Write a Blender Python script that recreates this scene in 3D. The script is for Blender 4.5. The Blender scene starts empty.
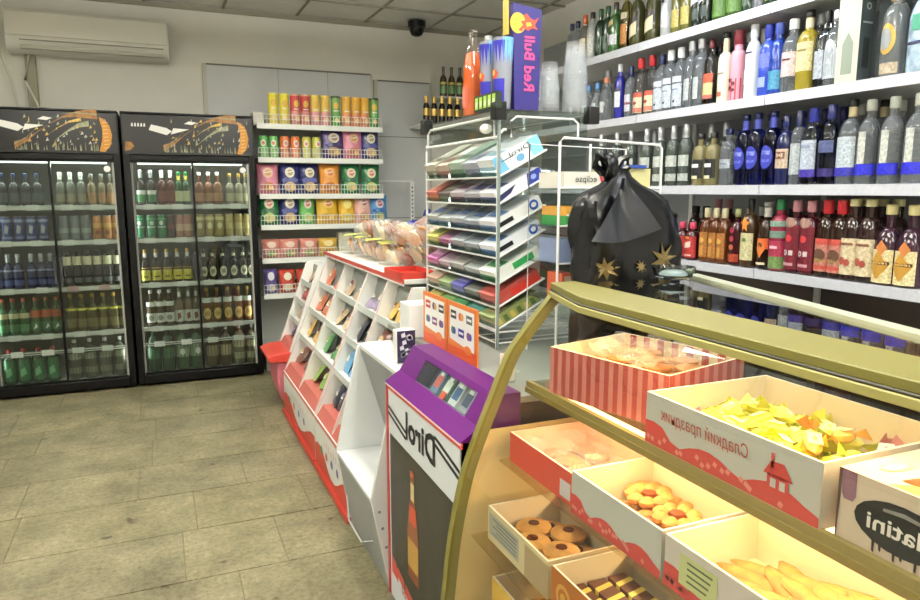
import bpy, math, random
from mathutils import Vector, Matrix
R = random.Random(7)
SC = bpy.context.scene
COL = SC.collection
PI = math.pi

# ------------------------------------------------------------------ materials
SAT = .86
def lin(h):
    h = h.lstrip('#')
    c = [int(h[i:i+2], 16)/255 for i in (0, 2, 4)]; g_ = .3*c[0]+.59*c[1]+.11*c[2]; c = [g_+(x-g_)*SAT for x in c]
    return tuple(x/12.92 if x <= .04045 else ((x+.055)/1.055)**2.4 for x in c) + (1,)
MC = {}
def mat(hexc, rough=.5, metal=0, spec=.5, trans=0, ior=1.45, emit=0, noise=0, nscale=20, bump=0, coat=0, sss=0, alpha=1):
    key = (hexc, rough, metal, spec, trans, ior, emit, noise, nscale, bump, coat, alpha)
    if key in MC: return MC[key]
    m = bpy.data.materials.new('mat_%s_%d' % (hexc.lstrip('#'), len(MC))); m.use_nodes = True
    nt = m.node_tree; b = nt.nodes['Principled BSDF']
    c = lin(hexc)
    b.inputs['Base Color'].default_value = c
    b.inputs['Roughness'].default_value = rough
    b.inputs['Metallic'].default_value = metal
    b.inputs['Specular IOR Level'].default_value = spec
    b.inputs['Transmission Weight'].default_value = trans
    b.inputs['IOR'].default_value = ior
    b.inputs['Coat Weight'].default_value = coat
    b.inputs['Alpha'].default_value = alpha
    if emit:
        b.inputs['Emission Color'].default_value = c; b.inputs['Emission Strength'].default_value = emit
    if noise or bump:
        tc = nt.nodes.new('ShaderNodeTexCoord'); n = nt.nodes.new('ShaderNodeTexNoise')
        n.inputs['Scale'].default_value = nscale; n.inputs['Detail'].default_value = 5
        nt.links.new(tc.outputs['Object'], n.inputs['Vector'])
        if noise:
            r = nt.nodes.new('ShaderNodeMapRange')
            r.inputs['From Min'].default_value = .3; r.inputs['From Max'].default_value = .7
            r.inputs['To Min'].default_value = 1-noise; r.inputs['To Max'].default_value = 1+noise*.6
            mx = nt.nodes.new('ShaderNodeVectorMath'); mx.operation = 'SCALE'
            mx.inputs[0].default_value = c[:3]
            nt.links.new(n.outputs['Fac'], r.inputs['Value']); nt.links.new(r.outputs['Result'], mx.inputs['Scale'])
            nt.links.new(mx.outputs['Vector'], b.inputs['Base Color'])
        if bump:
            bp = nt.nodes.new('ShaderNodeBump'); bp.inputs['Strength'].default_value = bump; bp.inputs['Distance'].default_value = .01
            nt.links.new(n.outputs['Fac'], bp.inputs['Height']); nt.links.new(bp.outputs['Normal'], b.inputs['Normal'])
    MC[key] = m; MP[m.name] = (hexc, rough, metal, spec, trans, ior)
    return m
MP = {}
def printed(m):
    """the same colour as a printed paper label: small blotches of type and picture"""
    if m.name not in MP: return m
    h, r, me, sp, tr, io = MP[m.name]
    return mat(h, r, metal=me, spec=sp, trans=tr, ior=io, noise=.42, nscale=105)

def pane_mat(name, tint='#ffffff', ior=1.45, rough=0.0, extra=0.0):
    """thin clear sheet: what is behind shows through, the surface mirrors by Fresnel"""
    if name in MC: return MC[name]
    m = bpy.data.materials.new(name); m.use_nodes = True; nt = m.node_tree
    nt.nodes.remove(nt.nodes['Principled BSDF']); out = nt.nodes['Material Output']
    t = nt.nodes.new('ShaderNodeBsdfTransparent'); t.inputs['Color'].default_value = lin(tint)
    g = nt.nodes.new('ShaderNodeBsdfGlossy'); g.inputs['Roughness'].default_value = rough
    lw = nt.nodes.new('ShaderNodeLayerWeight'); pw = nt.nodes.new('ShaderNodeMath'); pw.operation = 'POWER'; pw.inputs[1].default_value = 5
    ma = nt.nodes.new('ShaderNodeMath'); ma.operation = 'MULTIPLY_ADD'; ma.inputs[1].default_value = .93; ma.inputs[2].default_value = .05+extra; ma.use_clamp = True
    mx = nt.nodes.new('ShaderNodeMixShader')
    nt.links.new(lw.outputs['Facing'], pw.inputs[0]); nt.links.new(pw.outputs[0], ma.inputs[0]); nt.links.new(ma.outputs[0], mx.inputs[0])
    nt.links.new(t.outputs[0], mx.inputs[1]); nt.links.new(g.outputs[0], mx.inputs[2])
    nt.links.new(mx.outputs[0], out.inputs['Surface'])
    MC[name] = m; return m
def film_mat(name, tint, cover=.25, rough=.15, col='#ffffff'):
    """thin plastic film: partly see-through, partly glossy plastic"""
    if name in MC: return MC[name]
    m = bpy.data.materials.new(name); m.use_nodes = True; nt = m.node_tree
    b = nt.nodes['Principled BSDF']; out = nt.nodes['Material Output']
    b.inputs['Base Color'].default_value = lin(col); b.inputs['Roughness'].default_value = rough
    t = nt.nodes.new('ShaderNodeBsdfTransparent'); t.inputs['Color'].default_value = lin(tint)
    mx = nt.nodes.new('ShaderNodeMixShader'); mx.inputs[0].default_value = cover
    tc = nt.nodes.new('ShaderNodeTexCoord'); n = nt.nodes.new('ShaderNodeTexNoise'); n.inputs['Scale'].default_value = 25
    bp = nt.nodes.new('ShaderNodeBump'); bp.inputs['Strength'].default_value = .6; bp.inputs['Distance'].default_value = .01
    nt.links.new(tc.outputs['Object'], n.inputs['Vector']); nt.links.new(n.outputs['Fac'], bp.inputs['Height']); nt.links.new(bp.outputs['Normal'], b.inputs['Normal'])
    nt.links.new(t.outputs[0], mx.inputs[1]); nt.links.new(b.outputs[0], mx.inputs[2]); nt.links.new(mx.outputs[0], out.inputs['Surface'])
    MC[name] = m; return m

WHITE = mat('#e8e8e4', .45); LIPW = mat('#c6c8d0', .4, noise=.06, nscale=60)
BLACK = mat('#0c0c0d', .3); DKGREY = mat('#2a2b2d', .5)
STEEL = mat('#c9ccce', .3, metal=.8); WIRE = mat('#e6e8e6', .35)
GLASS = pane_mat('clear_glass', '#f2f7f4'); DOORGLASS = pane_mat('door_glass', '#e2e8e4', extra=.0)
ACRYL = pane_mat('acrylic', '#e4ece9', extra=.02)

# ------------------------------------------------------------------ mesh builder
class MB:
    def __init__(s): s.v = []; s.f = []; s.m = []; s.mats = []
    def mi(s, m):
        if m not in s.mats: s.mats.append(m)
        return s.mats.index(m)
    def add(s, vs, fs, m, T=None):
        o = len(s.v)
        s.v += [tuple(T @ Vector(p)) if T is not None else tuple(p) for p in vs]
        k = s.mi(m)
        for f in fs: s.f.append([i+o for i in f]); s.m.append(k)
        return s
    def box(s, x0, x1, y0, y1, z0, z1, m, T=None):
        vs = [(x0,y0,z0),(x1,y0,z0),(x1,y1,z0),(x0,y1,z0),(x0,y0,z1),(x1,y0,z1),(x1,y1,z1),(x0,y1,z1)]
        return s.add(vs, [(0,3,2,1),(4,5,6,7),(0,1,5,4),(1,2,6,5),(2,3,7,6),(3,0,4,7)], m, T)
    def lathe(s, prof, m, seg=16, c=(0,0,0), pw=2, T=None, sx=1, sy=1, cap=True):
        """revolve (r,z) pairs; pw>2 gives a squarish section"""
        vs = []; fs = []
        for r, z in prof:
            for i in range(seg):
                a = 2*PI*(i+.5)/seg; ca, sa = math.cos(a), math.sin(a)
                k = (abs(ca)**pw+abs(sa)**pw)**(-1/pw)
                vs.append((c[0]+r*ca*k*sx, c[1]+r*sa*k*sy, c[2]+z))
        n = len(prof)
        for j in range(n-1):
            for i in range(seg):
                i2 = (i+1) % seg
                fs.append((j*seg+i, j*seg+i2, (j+1)*seg+i2, (j+1)*seg+i))
        if cap:
            fs.append(tuple(reversed(range(seg)))); fs.append(tuple((n-1)*seg+i for i in range(seg)))
        return s.add(vs, fs, m, T)
    def wrap(s, r, z0, z1, mid, half, m, pw=2, seg=8, off=.0008, r1=None, T=None):
        """a label wrapped on a round or squarish body, centred on angle mid"""
        vs = []; fs = []; r1 = r1 or r
        for z, rr in ((z0, r), (z1, r1)):
            for i in range(seg+1):
                a = mid-half+2*half*i/seg; ca, sa = math.cos(a), math.sin(a)
                k = (abs(ca)**pw+abs(sa)**pw)**(-1/pw)
                vs.append(((rr*k+off)*ca, (rr*k+off)*sa, z))
        for i in range(seg): fs.append((i, i+1, seg+2+i, seg+1+i))
        return s.add(vs, fs, m, T)
    def patch(s, r, pts, mid, m, pw=2, off=.0016, T=None, z=0):
        """a flat shape (u,z) laid on the body like a print"""
        q = []; n = len(pts)
        for i in range(n):
            a_, b_ = pts[i], pts[(i+1) % n]; d = max(1, int(abs(b_[0]-a_[0])/.008)) if n < 9 else 1
            q += [(a_[0]+(b_[0]-a_[0])*t/d, a_[1]+(b_[1]-a_[1])*t/d) for t in range(d)]
        cu_ = sum(p[0] for p in pts)/n; cz_ = sum(p[1] for p in pts)/n; n = len(q); vs = []
        def M(u, zz):
            a = mid+u/r; ca, sa = math.cos(a), math.sin(a); k = (abs(ca)**pw+abs(sa)**pw)**(-1/pw)
            return ((r*k+off)*ca, (r*k+off)*sa, z+zz)
        for t in (1, .66, .33): vs += [M(cu_+(u-cu_)*t, cz_+(zz-cz_)*t) for u, zz in q]
        vs.append(M(cu_, cz_)); fs = []
        for j in (0, 1): fs += [(j*n+i, j*n+(i+1) % n, (j+1)*n+(i+1) % n, (j+1)*n+i) for i in range(n)]
        fs += [(2*n+i, 2*n+(i+1) % n, 3*n) for i in range(n)]
        return s.add(vs, fs, m, T)
    def tube(s, pts, r, m, seg=6, closed=False, T=None):
        pts = [Vector(p) for p in pts]; n = len(pts); vs = []; fs = []
        for i, p in enumerate(pts):
            a = pts[(i-1) % n] if (closed or i > 0) else p; b = pts[(i+1) % n] if (closed or i < n-1) else p
            d = (b-a).normalized(); u = d.cross(Vector((0, 0, 1)))
            if u.length < .05: u = d.cross(Vector((1, 0, 0)))
            u.normalize(); w = d.cross(u)
            for k in range(seg):
                t = 2*PI*k/seg; vs.append(p+u*math.cos(t)*r+w*math.sin(t)*r)
        for i in range(n if closed else n-1):
            j = (i+1) % n
            for k in range(seg):
                k2 = (k+1) % seg; fs.append((i*seg+k, i*seg+k2, j*seg+k2, j*seg+k))
        if not closed: fs += [tuple(reversed(range(seg))), tuple((n-1)*seg+k for k in range(seg))]
        return s.add(vs, fs, m, T)
    def prism(s, poly, a0, a1, m, ax='y', T=None):
        """extrude a closed 2D outline: ax y -> (x,z) outline; ax x -> (y,z); ax z -> (x,y)"""
        n = len(poly)
        def P(q, a):
            return (q[0], a, q[1]) if ax == 'y' else (a, q[0], q[1]) if ax == 'x' else (q[0], q[1], a)
        vs = [P(q, a0) for q in poly]+[P(q, a1) for q in poly]
        fs = [tuple(range(n)), tuple(reversed(range(n, 2*n)))]+[(i, n+i, n+(i+1) % n, (i+1) % n) for i in range(n)]
        return s.add(vs, fs, m, T)
    def poly(s, pts, m, T=None): return s.add(pts, [tuple(range(len(pts)))], m, T)
    def ell(s, c, rx, ry, rz, m, seg=10, rings=6, T=None):
        vs = []; fs = []
        for j in range(rings+1):
            p = -PI/2+PI*j/rings; rr = max(.02, math.cos(p))
            for i in range(seg):
                a = 2*PI*i/seg; vs.append((c[0]+rx*rr*math.cos(a), c[1]+ry*rr*math.sin(a), c[2]+rz*math.sin(p)))
        for j in range(rings):
            for i in range(seg):
                i2 = (i+1) % seg; fs.append((j*seg+i, j*seg+i2, (j+1)*seg+i2, (j+1)*seg+i))
        fs += [tuple(reversed(range(seg))), tuple(rings*seg+i for i in range(seg))]
        return s.add(vs, fs, m, T)
    def disc(s, o, ex, ey, r, m, ry=None, seg=16):
        o, ex, ey = Vector(o), Vector(ex), Vector(ey); ry = ry or r
        return s.poly([tuple(o+ex*math.cos(2*PI*i/seg)*r+ey*math.sin(2*PI*i/seg)*ry) for i in range(seg)], m)
    def flat(s, o, ex, ey, pts, m):
        o, ex, ey = Vector(o), Vector(ex), Vector(ey)
        return s.poly([tuple(o+ex*a+ey*b) for a, b in pts], m)
    def text(s, txt, o, ex, ey, size, m, shear=0, width=None, bold=0):
        """lettering laid on a surface: o = where it starts, ex = reading direction, ey = letter tops"""
        cu = bpy.data.curves.new('t', 'FONT'); cu.body = txt; cu.size = size; cu.shear = shear; cu.offset = bold; cu.resolution_u = 2
        ob = bpy.data.objects.new('t', cu); COL.objects.link(ob)
        bpy.context.view_layer.update()
        me = bpy.data.meshes.new_from_object(ob.evaluated_get(bpy.context.evaluated_depsgraph_get()))
        vs = [v.co.copy() for v in me.vertices]; fs = [tuple(p.vertices) for p in me.polygons]
        bpy.data.objects.remove(ob); bpy.data.curves.remove(cu); bpy.data.meshes.remove(me)
        if not vs: return s
        w = max(v.x for v in vs) or 1; k = (width/w) if width else 1
        o, ex, ey = Vector(o), Vector(ex), Vector(ey)
        return s.add([tuple(o+ex*v.x*k+ey*v.y) for v in vs], fs, m)
    def mesh(s, name, smooth=True):
        me = bpy.data.meshes.new(name); me.from_pydata([tuple(p) for p in s.v], [], s.f)
        for m in s.mats: me.materials.append(m)
        me.polygons.foreach_set('material_index', s.m)
        if smooth:
            me.polygons.foreach_set('use_smooth', [True]*len(s.f)); me.set_sharp_from_angle(angle=math.radians(38))
        me.update(); return me
    def build(s, name, parent=None, loc=None, smooth=True, bevel=0):
        o = bpy.data.objects.new(name, s.mesh(name, smooth)); COL.objects.link(o)
        if parent: o.parent = parent
        if loc: o.location = loc
        if bevel:
            b = o.modifiers.new('bevel', 'BEVEL'); b.width = bevel; b.segments = 2; b.limit_method = 'ANGLE'; b.angle_limit = math.radians(50)
        return o

# ------------------------------------------------------------------ things
LOG = []          # (object, description, where, plural)
def thing(name, desc, cat, loc=(0,0,0), where='', rz=0, group=None, mesh=None):
    o = bpy.data.objects.new(name, mesh); COL.objects.link(o)
    o.location = loc; o.rotation_euler = (0, 0, rz)
    mark(o, desc, cat, where, group); return o
def mark(o, desc, cat, where='', group=None):
    o['category'] = cat
    if group: o['group'] = group
    LOG.append([o, desc, where]); return o
def struct(o): o['kind'] = 'structure'; return o
def stuff(o): o['kind'] = 'stuff'; return o
ORD = ['', 'first', 'second', 'third', 'fourth', 'fifth', 'sixth', 'seventh', 'eighth', 'ninth', 'tenth', 'eleventh', 'twelfth', 'thirteenth', 'fourteenth', 'fifteenth', 'sixteenth', 'seventeenth', 'eighteenth', 'nineteenth', 'twentieth']+['%dth' % i for i in range(21, 99)]
NUM = ['', 'one', 'two', 'three', 'four', 'five', 'six', 'seven', 'eight', 'nine', 'ten', 'eleven', 'twelve', 'thirteen', 'fourteen', 'fifteen', 'sixteen', 'seventeen', 'eighteen']
def finish_labels():
    sets = {}
    for o, d, w in LOG: sets.setdefault((d, w), []).append(o)
    for (d, w), os_ in sets.items():
        base = (d+' '+w).strip(); n = len(os_)
        if n == 1: os_[0]['label'] = base; continue
        os_.sort(key=lambda o: math.atan2(o.location.x, o.location.y))
        for i, o in enumerate(os_):
            q = 'leftmost' if i == 0 else 'rightmost' if i == n-1 else 'middle one' if (n == 3) else ORD[i+1]+' from left'
            if n == 2: q = 'left one' if i == 0 else 'right one'
            o['label'] = '%s, %s' % (base, q)
            if 'group' not in o: o['group'] = '%s set %s' % (d, w)
def dup(src, desc, loc, where, rz=None):
    """copy of a thing with copies of its parts and sub-parts"""
    c = src.copy(); COL.objects.link(c); c.location = loc
    if rz is not None: c.rotation_euler = (0, 0, rz)
    for ch in src.children:
        d = ch.copy(); COL.objects.link(d); d.parent = c
        for g in ch.children:
            e = g.copy(); COL.objects.link(e); e.parent = d
    LOG.append([c, desc, where]); return c

# ------------------------------------------------------------------ camera
cam = bpy.data.objects.new('camera', bpy.data.cameras.new('camera')); COL.objects.link(cam)
cam.location = (0, 0, 1.45); cam.rotation_euler = (math.radians(90-8.9), 0, math.radians(-23.2))
cam.data.sensor_width = 36; cam.data.lens = 36*700/920; cam.data.clip_start = .05
SC.camera = cam
SC.view_settings.view_transform = 'Standard'; SC.view_settings.look = 'None'
SC.view_settings.gamma = 1; SC.view_settings.use_curve_mapping = False
SC.view_settings.exposure = 0.22
SC.cycles.caustics_reflective = False; SC.cycles.caustics_refractive = False
SC.cycles.transparent_max_bounces = 24; SC.cycles.max_bounces = 10
SC.cycles.sample_clamp_indirect = 6

# ------------------------------------------------------------------ the room
XL, XR, YB, YF, ZC = -2.4, 3.1, 6.25, -2.4, 2.9
def floor_mat():
    m = bpy.data.materials.new('floor_tiles'); m.use_nodes = True; nt = m.node_tree; b = nt.nodes['Principled BSDF']
    N = nt.nodes.new; L = nt.links.new
    tc = N('ShaderNodeTexCoord'); at = N('ShaderNodeAttribute'); at.attribute_name = 'tone'
    n1 = N('ShaderNodeTexNoise'); n1.inputs['Scale'].default_value = 3.2; n1.inputs['Detail'].default_value = 8; n1.inputs['Roughness'].default_value = .65
    n2 = N('ShaderNodeTexNoise'); n2.inputs['Scale'].default_value = 45; n2.inputs['Detail'].default_value = 6; n2.inputs['Roughness'].default_value = .75
    n3 = N('ShaderNodeTexNoise'); n3.inputs['Scale'].default_value = 9; n3.inputs['Detail'].default_value = 3
    for n in (n1, n2, n3): L(tc.outputs['Object'], n.inputs['Vector'])
    r1 = N('ShaderNodeValToRGB'); e = r1.color_ramp.elements
    e[0].position = .36; e[0].color = lin('#625c42'); e[1].position = .66; e[1].color = lin('#898264')
    L(n1.outputs['Fac'], r1.inputs[0])
    r2 = N('ShaderNodeValToRGB'); e = r2.color_ramp.elements
    e[0].position = .36; e[0].color = (.62, .6, .54, 1); e[1].position = .58; e[1].color = (1.04, 1.04, 1.02, 1)
    L(n2.outputs['Fac'], r2.inputs[0])
    r3 = N('ShaderNodeValToRGB'); e = r3.color_ramp.elements
    e[0].position = .27; e[0].color = (.35, .32, .25, 1); e[1].position = .33; e[1].color = (1, 1, 1, 1)
    L(n3.outputs['Fac'], r3.inputs[0])
    m1 = N('ShaderNodeMix'); m1.data_type = 'RGBA'; m1.blend_type = 'MULTIPLY'; m1.inputs[0].default_value = 1
    L(r1.outputs[0], m1.inputs[6]); L(r2.outputs[0], m1.inputs[7])
    m2 = N('ShaderNodeMix'); m2.data_type = 'RGBA'; m2.blend_type = 'MULTIPLY'; m2.inputs[0].default_value = 1
    L(m1.outputs[2], m2.inputs[6]); L(r3.outputs[0], m2.inputs[7])
    m3 = N('ShaderNodeMix'); m3.data_type = 'RGBA'; m3.blend_type = 'MULTIPLY'; m3.inputs[0].default_value = 1
    L(m2.outputs[2], m3.inputs[6]); L(at.outputs['Color'], m3.inputs[7]); L(m3.outputs[2], b.inputs['Base Color'])
    b.inputs['Roughness'].default_value = .55; b.inputs['Specular IOR Level'].default_value = .3
    bp = N('ShaderNodeBump'); bp.inputs['Strength'].default_value = .35; bp.inputs['Distance'].default_value = .006
    L(n2.outputs['Fac'], bp.inputs['Height']); L(bp.outputs['Normal'], b.inputs['Normal'])
    return m
fl = MB(); fm = floor_mat(); grout = mat('#6a6244', .8, noise=.3, nscale=30)
fl.box(XL-.1, XR+.1, YF-.1, YB+.1, -.08, -.004, grout)
tones = [(.6, .6, .6)]*6
rr = random.Random(3); y = 3.06-.42*13
row = 0
while y < YB:
    x = XL-rr.random()*.5
    while x < XR:
        w = rr.choice([.38, .5, .56, .62, .72]); x1 = min(x+w, XR+.02); g = .0028; y1 = min(y+.42, YB+.05)
        fl.box(max(x, XL-.02)+g, x1-g, y+g, y1-g, -.03, 0, fm)
        t = .93+.14*rr.random(); tones += [(t, t, t*(.97+.05*rr.random()))]*6; x = x1
        if x >= XR: break
    y += .42
fo = struct(fl.build('floor', smooth=False))
ca = fo.data.color_attributes.new('tone', 'FLOAT_COLOR', 'CORNER')
k = 0
for p, t in zip(fo.data.polygons, tones):
    for li in p.loop_indices: ca.data[li].color = (*t, 1)
WALL = mat('#dddbcf', .75, noise=.05, nscale=2.5, bump=.05)
WALLR = mat('#dcdbd4', .75, noise=.05, nscale=2.5, bump=.05)
struct(MB().box(XL-.1, XR+.1, YB, YB+.1, 0, ZC+.1, WALL).build('wall_back'))
struct(MB().box(XR, XR+.1, YF, YB, 0, ZC+.1, WALLR).build('wall_right'))
struct(MB().box(XL-.1, XL, YF, YB, 0, ZC+.1, WALL).build('wall_left'))
struct(MB().box(XL-.1, XR+.1, YF-.1, YF, 0, ZC+.1, WALL).build('wall_front'))
ce = MB(); CT = mat('#e4e3dc', .85, noise=.04, nscale=6, bump=.05); TB = mat('#8d8a7c', .6)
ce.box(XL, XR, YF, YB, ZC+.012, ZC+.1, CT)
x = 1.178-.592*6
while x < XR:
    if x > XL: ce.box(x-.009, x+.009, YF, YB, ZC, ZC+.014, TB)
    x += .592
y = 5.69-.595*13
while y < YB:
    if y > YF: ce.box(XL, XR, y-.009, y+.009, ZC-.001, ZC+.014, TB)
    y += .595
struct(ce.build('ceiling', smooth=False))
tr = MB().box(XL, XR, YB-.02, YB, ZC-.03, ZC+.005, mat('#8f8b78', .6)); struct(tr.build('trim_1'))

# flush grey boards that close two openings in the back wall
DP = mat('#c6c9c8', .5, noise=.03, nscale=3); DL = mat('#6e6c60', .6)
def board(name, x0, x1, zt, mids, seams):
    d = MB(); d.box(x0, x1, YB-.03, YB, 0, zt, DP)
    d.box(x0-.0, x1+.0, YB-.036, YB, zt, zt+.012, DL)
    for z in mids: d.box(x0, x1, YB-.0315, YB-.02, z-.003, z+.003, DL)
    for sx in seams: d.box(sx-.002, sx+.002, YB-.0315, YB-.02, 0, zt, mat('#93938c', .6))
    d.box(x0-.03, x0, YB-.028, YB, 0, zt+.012, mat('#b9b7a8', .6)); d.box(x1, x1+.02, YB-.028, YB, 0, zt+.012, mat('#b9b7a8', .6))
    return struct(d.build(name))
board('door_1', .43, 1.80, 2.455, [], [1.0, 1.42])
board('door_2', 1.865, 2.36, 2.41, [1.93, 1.2], [])

# ------------------------------------------------------------------ lights
def area(name, loc, sx, sy, power, col, rot=(0,0,0)):
    l = bpy.data.lights.new(name, 'AREA'); l.shape = 'RECTANGLE'; l.size = sx; l.size_y = sy; l.energy = power; l.color = col
    o = bpy.data.objects.new(name, l); COL.objects.link(o); o.location = loc; o.rotation_euler = rot; return o
LPOS = [(-.9, 3.65), (.9, 3.65), (-.9, 1.5), (.9, 1.2), (2.1, 2.6), (2.1, .4), (-.6, -1.0), (1.2, -1.2)]
for i, (lx, ly) in enumerate(LPOS):
    cool = lx > 1.5; c = (.86, .91, 1) if cool else (1, .97, .88)
    t = thing('ceiling_light', 'unseen white fluorescent light hung low to brighten ceiling', 'ceiling light', (lx, ly, ZC), ['over the back floor', 'over the snack counter', 'over the front floor', 'over the pastry case', 'over the liquor aisle', 'over the aisle behind the pastry case', 'near the entrance', 'above the camera'][i])
    MB().box(-.08, .08, -.6, .6, -.25, -.21, WHITE).build('frame', t)
    for sy in (-.5, .5): MB().box(-.005, .005, sy-.005, sy+.005, -.21, 0, WHITE).build('hanger', t)
    MB().box(-.06, .06, -.58, .58, -.265, -.251, mat('#ffffff', .5, emit=4)).build('diffuser', t)
    area('light_panel', (lx, ly, ZC-.27), .12, 1.16, 14 if cool else 23, c)
    area('added_uplight', (lx, ly, ZC-.205), .12, 1.16, 14 if cool else 80, c, (PI, 0, 0))  # upward light added to brighten the ceiling; its lowered fixture is out of view
# ------------------------------------------------------------------ bottles and cans
def bottle_profile(h, r, sh, nk, nr, capz, rs=.75):
    """(r,z) outline: foot, straight body to sh, shoulder curve to nk, neck radius nr up to capz"""
    p = [(r*.82, 0), (r*.97, .004), (r, .012), (r, sh*h)]
    for i in range(1, 6):
        t = i/6; s_ = (1-math.cos(t*PI/2)); p.append((r-(r-nr)*s_**rs, sh*h+(nk-sh)*h*math.sin(t*PI/2)))
    return p+[(nr, nk*h), (nr, capz)]
SPEC = {}   # name -> built meshes
def make_bottle(kind, s):
    """the meshes of one kind of bottle: glass, cap, label; faces towards -x"""
    if kind in SPEC: return SPEC[kind]
    h, r = s['h'], s['r']; nr = s.get('nr', .0135); sh = s.get('sh', .6); nk = s.get('nk', .78); ch = s.get('ch', .04); pw = s.get('pw', 2)
    prof = bottle_profile(h, r, sh, nk, nr, h-ch*.6)
    g = MB().lathe(prof, s['glass'], 20, pw=pw)
    if s.get('lower'):   # a coloured lower zone is a dipped finish of the glass itself
        pass
    c = MB().lathe([(nr*1.12, h-ch), (nr*1.2, h-ch+.003), (nr*1.2, h-.003), (nr*1.05, h)], s['cap'], 14)
    if s.get('cap2'): c.lathe([(nr*1.13, h-ch-.02), (nr*1.13, h-ch)], s['cap2'], 14)
    l = MB(); mid = PI
    for i, b in enumerate(s.get('bands', [])):
        z0, z1, half, m = b[:4]; l.wrap(r, z0*h, z1*h, mid, math.radians(half), printed(m), pw, 10, .0007+.0004*i)
    for pts, m in s.get('marks', []):
        l.patch(r, [(u, z*h) for u, z in pts], mid, m, pw, .0030)
    if s.get('inner'):
        zc, ru, rz_ = s['inner']; l.patch(r, [(ru*math.cos(2*PI*i/16)-.004, (zc+rz_*math.sin(2*PI*i/16))*h) for i in range(16)], mid, mat('#8a9090', .2), pw, .0045)
    nb = MB()
    if s.get('neckband'):
        z0, z1, m = s['neckband']; nb.wrap(nr, z0*h, z1*h, mid, math.radians(179), m, 2, 12, .001)
    SPEC[kind] = (g.mesh('glass_body'), c.mesh('cap'), l.mesh('label') if l.v else None, nb.mesh('neck_label') if nb.v else None)
    return SPEC[kind]
def put_bottle(kind, s, loc, where, desc=None, cat='bottle', rz=0, group=None):
    g, c, l, nb = make_bottle(kind, s)
    t = thing(s.get('name', 'liquor_bottle'), desc or s['desc'], cat, loc, where, rz, group)
    for nm, me in (('glass_body', g), ('cap', c), ('label', l), ('neck_label', nb)):
        if me is None: continue
        o = bpy.data.objects.new(nm, me); COL.objects.link(o); o.parent = t
    return t
def diamond(u, z0, z1, w): return [(u-w, (z0+z1)/2), (u, z0), (u+w, (z0+z1)/2), (u, z1)]
def oval(u, z, w, hz, n=12): return [(u+w*math.cos(2*PI*i/n), z+hz*math.sin(2*PI*i/n)) for i in range(n)]
# small drinks in the coolers: one mesh each, front towards -y
ONE = {}
def small_bottle(key, h, r, body, cap, bands, sh=.55, nk=.72, nr=.012, marks=()):
    if key in ONE: return ONE[key]
    b = MB().lathe(bottle_profile(h, r, sh, nk, nr, h-.02), body, 12)
    b.lathe([(nr*1.15, h-.025), (nr*1.2, h-.003), (nr, h)], cap, 10)
    for i, (z0, z1, m) in enumerate(bands):
        if z0 < nk: b.wrap(r, z0*h, z1*h, -PI/2, 2.4, m, 2, 10, .0008)
        else: b.wrap(nr, z0*h, z1*h, -PI/2, 3.1, m, 2, 8, .001)
    for pts, m in marks: b.patch(r, [(u, z*h) for u, z in pts], -PI/2, m, 2, .0018)
    ONE[key] = b.mesh('bottle'); return ONE[key]
def can(key, h, r, body, bands=(), marks=(), lid=None):
    if key in ONE: return ONE[key]
    b = MB().lathe([(r*.8, 0), (r, .008), (r, h-.012), (r*.85, h)], body, 14)
    b.lathe([(r*.86, h-.001), (r*.86, h+.002), (r*.8, h+.002)], lid or STEEL, 12)
    for z0, z1, m in bands: b.wrap(r, z0*h, z1*h, -PI/2, 3.14, m, 2, 14, .0006)
    for pts, m in marks: b.patch(r, [(u, z*h) for u, z in pts], -PI/2, m, 2, .0016)
    ONE[key] = b.mesh('can'); return ONE[key]

DG = mat('#1d0f08', .15); DGR = mat('#15401f', .15); AMB = mat('#8a4a14', .12); GRN = mat('#1c7a3a', .3); CLR = mat('#7c8078', .12)
YEL = mat('#d9c84a', .4); CREAM = mat('#d8cfae', .5); WHL = mat('#dcdcd6', .45); GOLD = mat('#c79a3a', .3, metal=.6); RED = mat('#b3262a', .4)
BLUE = mat('#1f2f9a', .3); SILV = mat('#b9bcc0', .3, metal=.5); ORG = mat('#dd6a22', .4); PINK = mat('#cc6a72', .45)

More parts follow.
